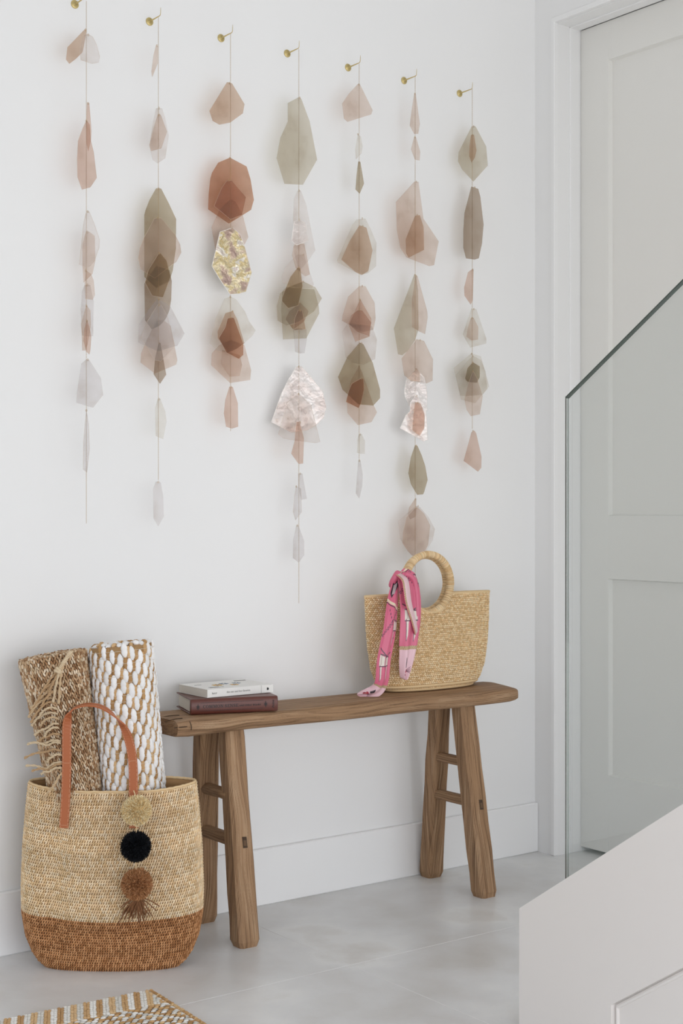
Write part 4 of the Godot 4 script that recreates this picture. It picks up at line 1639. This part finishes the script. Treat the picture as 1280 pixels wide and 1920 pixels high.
# ------------------------------------------------------------------ the hanging strands
func make_strands():
	var st = nst(true)
	torus(st, Vector3.ZERO, Vector3(0, 0, 1), 0.00080, 0.00021, 10, 4, 1.9)
	st.generate_normals()
	link_mesh = st.commit()
	st = nst(true)
	torus(st, Vector3.ZERO, Vector3(0, 0, 1), 0.0021, 0.00042, 12, 5)
	st.generate_normals()
	ring_mesh = st.commit()
	hooks()
	strand("leftmost mica strand, of slim pale pieces, ending in a long bare chain", Vector3(1.2700, 1.8489, 0.03), 1.025)
	mica("tan", -0.0030, -0.026, 0.0000, -0.0514, [-1.6, 0, 1.6, -2.2, -3.3, -30.4, -6.9, -46.4, -21.4, -62.3, -35.3, -74.6, -42.5, -67.5, -39.4, -43.1])
	mica("clear", 0.0060, -0.040, 0.0011, -0.0638, [-9, -1.8, -0.4, 0, 9.4, -2.3, 18, -15.8, 25.4, -38.3, 22.9, -49.8, 8.2, -55.3, -16.3, -53.2, -18.7, -34.2, -15, -16.1])
	mica("rose", -0.0010, -0.010, 0.0044, -0.1957, [-2.2, 0, 2.2, -0.3, 4.6, -23.9, 7, -54.1, 5.8, -74, 0.2, -94.9, -3.9, -77.7, -3.9, -38.4])
	mica("rose", 0.0040, -0.035, -0.0019, -0.2324, [0, 0, 7.3, -6.4, 9.8, -38.7, 15.9, -59.5, 22.5, -108.8, 8.5, -129.3, -9.7, -136.5, -19.4, -112.7, -20.1, -78.2, -18.2, -43.2, -8.5, -17.7])
	mica("clear", 0.0050, -0.043, 0.0006, -0.4098, [-3.1, 0, 3.1, -0.3, 14.1, -22.8, 25.8, -52, 25.3, -67.4, 15.4, -94.7, 5.5, -106.7, -6.7, -110.2, -18.9, -106.1, -15.3, -78.6, -9.2, -25.8])
	mica("blush", -0.0020, -0.010, 0.0035, -0.4482, [-3.6, -0.9, 3.6, 0, 15.7, -6.9, 17, -54.9, 10.9, -81.8, -8.4, -101.2, -10.8, -66.6, -10.8, -27.4])
	mica("blush", 0.0030, 0.042, -0.0026, -0.5258, [0, 0, 10.6, -5.5, 16.5, -18.1, 19.3, -46.2, 14.1, -56.5, -1.2, -55.6, -2.3, -24.1])
	mica("lilac", -0.0080, 0.030, 0.0064, -0.5513, [-5.9, -1.1, 5.9, 0, 13.1, -32.2, 11.9, -100.3, 4.7, -101.9, -11.8, -100.9, -14.2, -49.8, -11.8, -14.7])
	mica("blush", 0.0050, 0.027, -0.0024, -0.5946, [0, 0, 8.3, -9.1, 9.5, -37.3, 2.4, -74.9, -1.2, -88.2, -8.3, -88.6, -9.4, -60.5, -11.1, -36.7])
	mica("rose", 0.0100, -0.028, -0.0038, -0.6246, [0, 0, 4.9, -10.5, 9.2, -29.7, 7.3, -58.1, 5.3, -65.9, -1.2, -60.9, -7.7, -39.7, -6, -17.8])
	mica("lilac", 0.0030, 0.004, 0.0016, -0.6998, [-3, 0, 3, -0.7, 28.3, -35.3, 33.1, -67.9, 11.4, -94.1, -1.8, -91.4, -24.4, -85.9, -22.7, -64.1, -13.7, -9.4])
	mica("lilac", 0.0040, -0.022, -0.0019, -0.7992, [0, 0, 4.7, -29.2, 6.5, -74.9, 1.1, -122.4, -6.9, -116, -6.2, -62.2, -2.5, -22.9])
	strand("second mica strand from the left, with large olive brown pieces overlapping", Vector3(1.4306, 1.8506, 0.03), 0.941)
	mica("blush", 0.0010, -0.033, -0.0036, -0.0549, [-2.3, 0, 2.3, -2.4, 1.6, -36.4, -11.3, -66.5, -13.3, -56.1, -8.2, -21.4])
	mica("clear", -0.0020, -0.039, 0.0026, -0.1797, [-6.9, -2.4, 6.9, 0, 14.8, -19, 22.8, -53.3, 14.8, -100.4, -3, -113.4, -14.7, -108.4, -22.6, -82.7, -14.7, -34.2])
	mica("blush", 0.0070, -0.029, -0.0019, -0.1962, [-3.5, 0, 3.5, -0.5, 18, -31.8, 4.3, -67.9, -19, -76.6, -22.9, -65.4, -13.2, -30.3])
	mica("olive", -0.0040, 0.043, 0.0027, -0.3428, [-5.6, -0.8, 5.6, 0, 22, -26.3, 39.8, -58.2, 39.3, -117.4, 32.2, -163.6, 24.6, -187, -5.6, -203.2, -31.8, -183.1, -31.8, -57.5, -29.3, -48.2, -20.6, -26.9])
	mica("blush", 0.0050, 0.033, -0.0042, -0.4047, [-7.5, -2.9, 7.5, 0, 39.2, -30.3, 50.7, -49.4, 53.3, -65.1, 41.8, -85.5, 16.4, -105, -6.8, -123.4, -38.7, -108.1, -43.6, -86.2, -39.9, -65.8, -31.2, -44.8])
	mica("olivedark", 0.0100, 0.031, -0.0032, -0.4768, [-2.5, -2.8, 2.5, 0, 16.4, -14.3, 25.3, -46.2, 7.6, -89.4, -16.3, -88.1, -32.5, -62.8, -25, -37.5])
	mica("smoke", -0.0050, 0.030, -0.0024, -0.5007, [0, 0, 30.4, -6.1, 35.6, -28.3, 34.3, -64.7, 30.4, -87.8, 21.5, -106.6, 7.6, -121.2, -9.6, -129.9, -25.1, -112.4, -26.3, -38.5])
	mica("lilac", 0.0000, -0.031, 0.0018, -0.5690, [-4.6, 0, 4.6, -1.4, 26.9, -13, 60.2, -64.8, 42.8, -91.2, -2, -105.7, -48.5, -91.1, -47.2, -55.3, -25.3, -24.3])
	mica("clear", 0.0090, -0.019, -0.0027, -0.5810, [-3.9, -0.7, 3.9, 0, 18.2, -21.3, 36.5, -80.9, 2.6, -114.8, -12.9, -112.4, -42.3, -68.7, -29.5, -38.7])
	mica("blush", -0.0020, 0.013, 0.0061, -0.6103, [-7.7, -1.2, 7.7, 0, 23.1, -10.1, 38.6, -79.5, 36, -88.7, -12.7, -109.7, -45.5, -89.2, -44.3, -71.2, -30.5, -41.1])
	mica("smoke", 0.0070, 0.023, -0.0013, -0.6584, [-2.3, -0.3, 2.3, 0, 15, -63.4, 1, -82.6, -13.4, -63.9, -10.3, -31.2])
	mica("sageclear", 0.0000, 0.035, 0.0014, -0.7709, [-2.8, -0.3, 2.8, 0, 14.2, -25.6, 16.9, -45.8, 9.3, -81.7, -7.4, -75.4, -8.5, -19.7])
	mica("lilac", 0.0010, 0.038, -0.0005, -0.9391, [-5.3, 0, 5.3, -1.6, 10.6, -30.3, 11.7, -70.9, -0.4, -90.2, -10.9, -74.2, -11.7, -13.6])
	strand("third mica strand from the left, with a rust piece above a gold one", Vector3(1.6028, 1.8513, 0.03), 0.836)
	mica("tan", 0.0010, -0.041, -0.0033, -0.1007, [-6.3, 0, 6.3, -0.1, 38.4, -38.1, 34.1, -58.2, 2.1, -83.1, -25.3, -92.3, -41.9, -87.1, -50.2, -67.8])
	mica("rust", -0.0020, 0.011, -0.0003, -0.2568, [0, 0, 41.3, -12.8, 51, -38.5, 59.4, -81.1, 52.4, -103.2, 8.2, -132.1, -2.7, -138.8, -52.7, -115.1, -51.4, -82.6, -47.3, -49.7, -43.3, -37.6, -28.5, -14.6])
	mica("rustdeep", 0.0070, 0.017, -0.0079, -0.3066, [-6.1, -2.8, 6.1, 0, 41.6, -30.4, 32, -69, 3.4, -81.8, -36.2, -58.8, -18.2, -19.5])
	mica("blush", -0.0080, 0.001, 0.0104, -0.3428, [-6.9, 0, 6.9, -2.9, 25, -28.8, 39, -74.3, 29.2, -91.9, -9.7, -119.6, -41.1, -118.3, -51.9, -63.8, -31.6, -24.2])
	mica("gold", 0.0090, 0.225, -0.0003, -0.4056, [-28.2, -11.5, 0, 0, 17.3, -13.8, 28.4, -43.3, 42.1, -91.4, 29.6, -132, 13.6, -137.7, -6.1, -140, -28.2, -110.1, -45.7, -83.5, -36.7, -48.1])
	mica("sageclear", -0.0020, -0.032, 0.0011, -0.5485, [-15.4, -6.1, 0, 0, 14.1, -4.5, 36.8, -28.3, 46.8, -47.5, 64, -66.2, 55.4, -78.7, 26.8, -102, -4.2, -117.8, -30.7, -116.6, -51.4, -101.9, -37.6, -51])
	mica("tan", 0.0070, -0.003, 0.0009, -0.5799, [-17.8, -6.1, 0, 0, 11, -16.6, 29.1, -65.5, 9.6, -79.7, -11, -87.6, -36.9, -59.8, -37.4, -45.9])
	mica("rust", 0.0080, -0.041, -0.0046, -0.5938, [-7.7, -2.5, 7.7, 0, 31.9, -53, 31.9, -76.4, 20.5, -85.8, -10.5, -74.7, -30.1, -46, -13.3, -21.5])
	mica("blush", -0.0070, 0.043, 0.0057, -0.6390, [0, 0, 32.4, -8.4, 48.8, -60.5, 46.7, -81.8, -2, -90.7, -47.9, -55.4, -45.9, -30.9, -28.1, -12.4])
	mica("blush", 0.0020, 0.037, -0.0120, -0.6627, [-9.9, 0, 32.5, -7.8, 38.6, -28.5, 32.5, -51.7, 8.2, -54.8, -11.9, -29.7])
	mica("rose", 0.0030, 0.005, -0.0004, -0.7385, [-4.1, 0, 4.1, -0.3, 16.5, -34, 17.3, -83.1, 2.1, -87.8, -12.3, -84.1, -17.6, -56.5, -14.3, -28.4])
	strand("middle mica strand of the seven, with a big sage piece at its top", Vector3(1.7776, 1.8524, 0.03), 1.205)
	mica("sage", 0.0010, -0.020, 0.0022, -0.1015, [-3.4, 0, 3.4, -2.4, 25.9, -47.6, 46.3, -128.2, 7.9, -188.5, -41.1, -193.5, -61.7, -141, -52.1, -96.5, -32.3, -57.3, -32.3, -17.7])
	mica("clear", -0.0060, 0.041, 0.0049, -0.3013, [-3.9, -2.1, 3.9, 0, 18.1, -28.8, 41.6, -126.9, 24.6, -150.5, -0, -176.9, -12.9, -134.7, -15.5, -65.4, -12.9, -19.5])
	mica("glint", 0.0110, 0.254, -0.0059, -0.3698, [0, 0, 13.9, -5.4, 20.8, -44, -6.9, -55.7, -18.4, -46.8, -12.7, -5.3])
	mica("blush", 0.0040, 0.007, 0.0008, -0.4191, [-10.5, -1.3, 10.5, 0, 19.8, -37.1, 25.1, -64.9, 13.2, -70.4, -11.8, -54.5, -21, -28.4, -17.1, -8.5])
	mica("clear", 0.0010, 0.038, 0.0120, -0.4414, [-19.6, -4.3, 1.1, 0, 25.9, -63.1, 21.9, -72.2, -19.6, -73.7, -52.8, -68, -56.6, -55.4, -47.7, -33])
	mica("olivedark", 0.0100, 0.035, -0.0066, -0.4731, [-3.2, 0, 3.2, -1.5, 9.2, -40, -1.9, -82.1, -27.6, -90.7, -43.3, -76.9, -42.8, -68.3, -22.5, -23.4])
	mica("sage", 0.0070, 0.001, 0.0066, -0.5015, [0, 0, 32, -10, 49.5, -32.5, 29.3, -62.7, -13.2, -90.1, -44.7, -100.1, -66.7, -90, -69.3, -60.2, -60.3, -31.6, -34.2, -14.1])
	mica("sage", -0.0040, -0.009, 0.0066, -0.5140, [-37.4, -2.7, 37.4, 0, 49.6, -36.2, 51, -51.5, 15.8, -109.1, -45.3, -115.7, -50.5, -53.6, -47.4, -12.3])
	mica("tan", 0.0010, 0.010, 0.0028, -0.5478, [0, 0, 22.5, -16.6, 10.6, -39.4, -18.4, -59, -37.9, -38.9, -28.8, -20.9])
	mica("tan", 0.0100, -0.007, -0.0035, -0.5652, [-5.3, -0.9, 5.3, 0, 14.6, -40.5, -17.2, -45.1, -14.6, -19])
	mica("lilac", -0.0050, -0.034, 0.0100, -0.6031, [-13.6, 0, 13.6, -0, 15, -21.8, 8.2, -52.4, -2.8, -54, -16.3, -51.3, -21.8, -5])
	mica("pearl", 0.0000, 0.254, 0.0005, -0.6862, [-6.1, -0.5, 6.1, 0, 33.2, -28.2, 55.1, -53, 63.3, -85.9, 57.8, -109.1, 41.4, -124.8, 19.6, -138, -18.2, -143.9, -63.7, -122.2, -39.7, -58.5, -23.6, -27.7])
	mica("clear", 0.0170, -0.019, -0.0120, -0.7470, [-0.2, 0, 32.6, -23.2, 57.3, -102.3, 45.3, -104.7, -11.1, -100.5, -38.8, -97.7, -54.1, -89.4, -29.6, -18.5])
	mica("rose", 0.0220, 0.031, -0.0120, -0.8085, [-9.2, -0.3, -1.7, 0, 9.7, -34.9, 7.3, -89.1, -3.2, -90.5, -22.7, -68.4, -13.7, -40.6, -12.2, -20.5])
	mica("lilac", -0.0010, -0.046, 0.0045, -0.9184, [-5.6, 0, 5.6, -0.3, 17.5, -55.1, 2.4, -57, -5.6, -27.9])
	mica("lilac", 0.0040, -0.045, -0.0095, -0.9465, [0, 0, 12.8, -4.9, 14.4, -55.6, -2.2, -73.3, -8.6, -55.6, -4.8, -20.3])
	mica("lilac", 0.0010, 0.013, -0.0044, -1.0312, [-2.6, 0, 2.6, -0.5, 17.3, -34.4, 17.3, -64.9, 3.5, -81.1, -11.7, -70.7, -10.8, -31.5])
	strand("third mica strand from the right, an olive and a dark rust piece low down", Vector3(1.9422, 1.8518, 0.03), 0.892)
	mica("blush", 0.0010, -0.022, -0.0012, -0.0432, [-3, 0, 3, -0.5, 39.1, -51.8, 35.1, -61.9, -32.6, -89.9, -42.4, -84.4, -47.5, -51.4, -28.7, -26.4])
	mica("sageclear", 0.0020, 0.003, -0.0048, -0.1555, [0, 0, 7.8, -5, 12.9, -26, 9.8, -42.1, -5.8, -57.4, -7.8, -35.4])
	mica("olive", 0.0030, -0.003, -0.0019, -0.2176, [-2.9, -0.2, 2.9, 0, 13.2, -47.1, 1, -71.2, -10.4, -63.4, -7.6, -32])
	mica("sageclear", -0.0040, -0.016, 0.0120, -0.3408, [-15.9, -5, 8.6, 0, 24.5, -22.9, 40.5, -51.4, 39.4, -104.2, 17.4, -121.6, -3.6, -128.4, -69.3, -107.4, -71, -102.2, -28, -18.3])
	mica("tan", 0.0050, 0.050, 0.0068, -0.3602, [-9.5, 0, 9.5, -3.4, 26.2, -52.4, 14.5, -100.3, -2.2, -110.1, -18.8, -106.2, -58.2, -81.4, -35.2, -36.9])
	mica("blush", -0.0020, -0.030, 0.0105, -0.4934, [-8.9, -1.7, 8.9, 0, 35.7, -35.3, 38.5, -71, 32.1, -96.4, -0, -104.4, -57.8, -83.1, -56.1, -70.8, -40.4, -28.5])
	mica("rose", 0.0070, -0.009, -0.0026, -0.5260, [0, 0, 32, -41.1, 26.8, -81.4, -13.1, -95.8, -32, -59.9])
	mica("rose", 0.0080, -0.030, -0.0044, -0.5502, [-7, -1.2, 7, 0, 33.6, -25.2, 26.5, -56.5, -7, -50.3, -33.2, -33.4, -24.5, -13.6])
	mica("clear", -0.0070, 0.013, 0.0094, -0.5806, [4.4, 0, 32, -0.7, 45.9, -30.1, 40.7, -74.8, 7.9, -89.2, -22.9, -87, -41.5, -74.5, -50.9, -19.2, -36.4, -0.4])
	mica("olive", 0.0020, -0.022, 0.0055, -0.6223, [-5.3, 0, 5.3, -3.3, 31.8, -42.8, 53.2, -102.4, 53.2, -121.7, 33.6, -139.3, -8.8, -138.5, -53.9, -108, -66.6, -80.2, -40.1, -33.8])
	mica("blush", -0.0010, -0.014, 0.0008, -0.6741, [0, 0, 8.7, -14.6, 40.4, -84.5, 51, -102, 35.1, -124.7, -3.5, -133.1, -32.9, -106.9, -34.6, -74.3, -22.6, -32.8])
	mica("rust", 0.0080, 0.025, 0.0016, -0.7033, [-4.2, -0.5, 4.2, 0, 5.9, -24.6, -2.5, -55, -9.3, -66.3, -43.4, -54.1, -36.1, -29.3, -27.8, -12.6])
	mica("sageclear", 0.0010, -0.018, 0.0025, -0.8272, [-4.1, -0.3, 4.1, 0, 12.7, -14.7, 12.7, -43.9, -0.7, -43.9, -9.3, -41.5, -7.9, -11.6])
	mica("lilac", 0.0020, 0.006, -0.0006, -0.8862, [-3, 0, 3, -1, 8.7, -32.7, 7.3, -58.9, -0.7, -85.1, -10, -73.9, -6.8, -36.6])
	strand("second mica strand from the right, with glinting pieces, ending behind the straw bag", Vector3(2.1048, 1.8551, 0.03), 1.150)
	mica("blush", 0.0010, 0.040, -0.0015, -0.0390, [-2, -0.7, 2, 0, 14.1, -68.7, 9.3, -91.9, -2, -93.6, -14.8, -76.3, -10, -43.6])
	mica("blush", 0.0020, -0.040, -0.0020, -0.1395, [-2.6, -0.5, 2.6, 0, 15.9, -32.2, 13.8, -52.5, -0.4, -52.4, -12.4, -30.3])
	mica("blush", -0.0010, -0.044, 0.0044, -0.2407, [-6.5, -1.9, 6.5, 0, 21.7, -83.2, 70.1, -130.7, 55.5, -187.6, 40.5, -191.5, -30.1, -179.3, -49.2, -159.2, -59.8, -119.2, -62.8, -56.1])
	mica("tan", 0.0040, -0.027, 0.0033, -0.3188, [-7.4, -3.5, 7.4, 0, 19, -25.9, 20.3, -78.8, -26.5, -102.3, -34.9, -93, -36.1, -61.3])
	mica("sage", -0.0030, 0.027, 0.0023, -0.4561, [-2.3, 0, 2.3, -0.8, 8.5, -36.9, 10.1, -124.8, -0.8, -152.4, -22.4, -178.3, -37.7, -188.9, -49.3, -187.3, -61.4, -128.8])
	mica("blush", 0.0060, 0.012, -0.0011, -0.4602, [-3.1, 0, 3.1, -1.8, 31.4, -78.7, 33, -93.2, 25.1, -132.5, 6.3, -127.1, -13.4, -120, -14, -58.1])
	mica("blush", 0.0070, -0.026, 0.0093, -0.6074, [-11.3, 0, 11.3, -2, 39.1, -42.9, 37.5, -92.2, 19.5, -99.3, -29, -95.9, -48.2, -84.9, -56.1, -46.8])
	mica("glint", 0.0040, 0.346, 0.0004, -0.6751, [0, 0, 19.4, -19, 25.9, -53, 25.9, -96.9, -11.6, -95.3, -27.1, -66.4, -29.7, -51.9, -24.5, -25])
	mica("pearl", 0.0130, 0.346, -0.0063, -0.7381, [-3.2, 0, 3.2, -2.3, 22.6, -32.3, 25.2, -66.3, 26.5, -100.4, 17.4, -104.2, -40.5, -74.7, -26.4, -45.4, -16.1, -35.5, -16.1, -16.1])
	mica("rose", 0.0220, -0.017, -0.0098, -0.7534, [-8, 0, 8, -2.2, 20.1, -27.1, 19.2, -58.8, 4.8, -77.4, -16.5, -64.9, -14.3, -28.6])
	mica("olive", 0.0030, -0.032, 0.0010, -0.8511, [-3.8, 0, 3.8, -1.7, 16.7, -23.5, 27, -46.5, 34.8, -79.2, 24.5, -106.4, 20.6, -113.2, 2.6, -114.3, -16.6, -89.5, -24.2, -64.7, -16.6, -28.2])
	mica("blush", -0.0080, -0.004, 0.0082, -0.9740, [-1.9, 0, 1.9, -1.9, 0.6, -41.5, -16.9, -48.2, -23.1, -35.7, -19.4, -20.3])
	mica("clear", -0.0030, -0.046, 0.0114, -0.9908, [-6.5, 0, 6.5, -3.4, 32.8, -26.7, 52.6, -54, 46, -79.3, 19.6, -111.9, -19.5, -115, -55.4, -76.1, -61.8, -35.1])
	mica("blush", 0.0060, 0.020, -0.0003, -0.9953, [-4.9, 0, 4.9, -0.9, 22.1, -14.4, 39.5, -40.6, 33.3, -85.9, 22.1, -103.2, -2.5, -118.1, -26.8, -98.5, -41.4, -81.1, -40.2, -56.3, -29.3, -22])
	mica("lilac", 0.0030, 0.040, -0.0021, -1.1538, [-1.8, 0, 1.8, -2, 6.6, -25.2, 9.1, -56.1, 3, -65.5, -4.2, -53.7])
	strand("rightmost mica strand, nearest the door, with a long smoky piece near the top", Vector3(2.2809, 1.8565, 0.03), 0.813)
	mica("sage", -0.0030, 0.045, 0.0073, -0.0851, [-5.7, -1, 5.7, 0, 38.3, -43.3, 43.3, -88.2, -0.8, -132.5, -34.7, -108.8, -47.5, -90.5, -45.9, -69.1])
	mica("tan", 0.0060, 0.023, -0.0046, -0.1090, [-4.9, -1.5, 4.9, 0, 12.5, -36.6, 6.6, -55, -3.3, -67.7, -10.5, -52.5, -9.8, -29.8])
	mica("smoke", 0.0030, 0.046, 0.0054, -0.2322, [-10.5, 0, 10.5, -2.9, 17, -21.7, 26.8, -86.2, 21.9, -132.2, 12.1, -168.5, -0.8, -172.8, -26.6, -172.4, -34.6, -148.2, -34.6, -108.1, -31.4, -65.2])
	mica("rose", 0.0000, -0.048, 0.0018, -0.4277, [-2.3, 0, 2.3, -1.2, -0.4, -74.3, -7, -84.7, -27.5, -65.8, -28.6, -46.5, -15.9, -9.2])
	mica("sageclear", -0.0030, -0.021, 0.0079, -0.5213, [-7.6, 0, 7.6, -0.1, 40.9, -68.7, 40.2, -80, -11.4, -93.5, -35.9, -63.4, -18.9, -26])
	mica("blush", 0.0060, 0.047, -0.0053, -0.5446, [-3.9, -0.6, 3.9, 0, 18.2, -21.2, 17.5, -50.4, -2.1, -54.5, -18.1, -45.9, -14.6, -29.1])
	mica("sageclear", -0.0010, 0.028, -0.0015, -0.6287, [0, 0, 29.2, -5.1, 54.9, -75.1, 34.6, -97.1, -16.3, -102.2, -34.2, -101.7, -55, -37.9])
	mica("sageclear", 0.0000, -0.009, 0.0013, -0.6341, [0, 0, 26.4, -8, 41.5, -35.1, 47.2, -76.8, 7.5, -112.8, -37.2, -106, -53.8, -49])
	mica("olive", 0.0050, 0.044, -0.0030, -0.6501, [0, 0, 21.5, -8.5, 21.5, -34.9, 12.5, -48.5, -16, -48, -23.8, -40.1, -16, -14.8])
	mica("blush", 0.0100, 0.012, -0.0064, -0.6715, [0, 0, 11.8, -14.6, 30.2, -58.1, 21, -101.7, -6.6, -107.5, -19.4, -93.6, -26.6, -69.1, -15.7, -32.7])
	mica("rose", 0.0030, 0.032, -0.0004, -0.8127, [-4.5, -3.9, 4.5, 0, 9.9, -6.2, 26.3, -61.5, 25.6, -88, 15.4, -97.4, -28.6, -72.4])


func hooks():
	var st = nst(true)
	lathe(st, [Vector2(0, 0), Vector2(0.0084, 0), Vector2(0.0084, 0.0012), Vector2(0.0077, 0.0017), Vector2(0.0032, 0.0018), Vector2(0.0030, 0.0038), Vector2(0, 0.0040)], 28, Transform3D(Basis(Vector3.RIGHT, PI / 2), Vector3.ZERO))
	st.generate_normals()
	var plate = st.commit()
	st = nst(true)
	tube(st, spline(v3([[0, 0, 0.002], [0, 0.0, 0.012], [0, 0.0002, 0.030], [0, 0.0002, 0.0405]]), 10), [0.0017, 0.0017, 0.0017, 0.0016, 0.0015, 0.0014, 0.0013, 0.0012, 0.0011, 0.0010, 0.0009], 10)
	st.generate_normals()
	var arm = st.commit()
	st = nst(true)
	tube(st, spline(v3([[0, 0.0002, 0.0400], [0, 0.0005, 0.0432], [0, 0.0030, 0.0458], [0, 0.0085, 0.0464], [0, 0.0160, 0.0467]]), 14), [0.0009, 0.0009, 0.0009, 0.0008, 0.0008, 0.0008, 0.0007, 0.0007, 0.0007, 0.0006, 0.0006, 0.0006, 0.0005, 0.0004, 0.0003], 8)
	st.generate_normals()
	var tip = st.commit()
	var where := ["leftmost brass wall hook, cut by the top edge of the picture", "second brass wall hook from the left, above the olive brown pieces", "third brass wall hook from the left, above rust and gold pieces", "middle brass wall hook of the seven, above the big sage piece", "third brass wall hook from the right, just above a pale pink piece", "second brass wall hook from the right, straight above the straw bag", "brass wall hook nearest the door, rightmost of the seven"]
	var xs := [1.2656, 1.4333, 1.6052, 1.7755, 1.9423, 2.1056, 2.2774]
	for i in 7:
		var t = thing("wall_hook", where[i], "hook", Vector3(xs[i], 1.8566, -0.012), 0.0, "brass hooks in a row on the wall")
		obj("rosette", plate, M.brass, t)
		obj("arm", arm, M.brass, t)
		obj("tip", tip, M.brass, t)


func strand(label, at, drop):
	the_strand = thing("mica_strand", label, "wall hanging", at, 0.0, "hanging strands of mica pieces")
	strand_drop = drop
	# a fine chain of oval links, every other one turned
	var st = nst(true)
	var n = int(drop / 0.0026)
	for i in n:
		var turn = Basis(Vector3.UP, 0.5 + (PI / 2 if i % 2 else 0.0) + i * 0.02)
		st.append_from(link_mesh, 0, Transform3D(turn, Vector3(0, 0.002 - 0.0026 * i, 0)))
	var o := MeshInstance3D.new()
	o.name = "chain"
	o.mesh = st.commit()
	o.material_override = M.chain
	the_strand.add_child(o, true)


func mica(kind, dz, yaw, x, y, nums):
	var p := PackedVector2Array()
	for i in range(0, nums.size(), 2):
		p.append(Vector2(nums[i], nums[i + 1]) / 1000.0)
	var st = nst()
	slab(st, p, 0.0008, Transform3D.IDENTITY)
	var words := {"clear": "clear", "lilac": "greyish clear", "sageclear": "faintly green clear", "blush": "pale pink", "rose": "dusky rose", "tan": "tan", "rust": "rust brown", "rustdeep": "deep rust brown", "olive": "olive brown", "olivedark": "dark olive brown", "sage": "sage grey", "smoke": "smoky brown", "gold": "shimmering gold", "pearl": "silvery pink", "glint": "glinting pale"}
	var o = obj("mica_piece", st, M["mica_" + kind], the_strand, Vector3(x, y, dz), words[kind] + " mica piece")
	o.rotation.y = -yaw
	if kind in ["gold", "pearl", "glint"]:
		# ragged bright edge
		var rim = nst(true)
		var pts := []
		for q in p:
			pts.append(Vector3(q.x, q.y, 0))
		tube(rim, pts, 0.0007, 5, false, true)
		obj("bright_edge", rim, M.mica_rim, o)
	elif dz > 0.003:
		var edge = nst(true)
		var pts := []
		for q in p:
			pts.append(Vector3(q.x, q.y, 0))
		tube(edge, pts, 0.0003, 4, false, true)
		obj("cut_edge", edge, M.mica_edge, o)
	var r = obj("jump_ring", ring_mesh, M.chain, o, Vector3(0, -0.0008, 0))
	r.rotation.y = 0.4
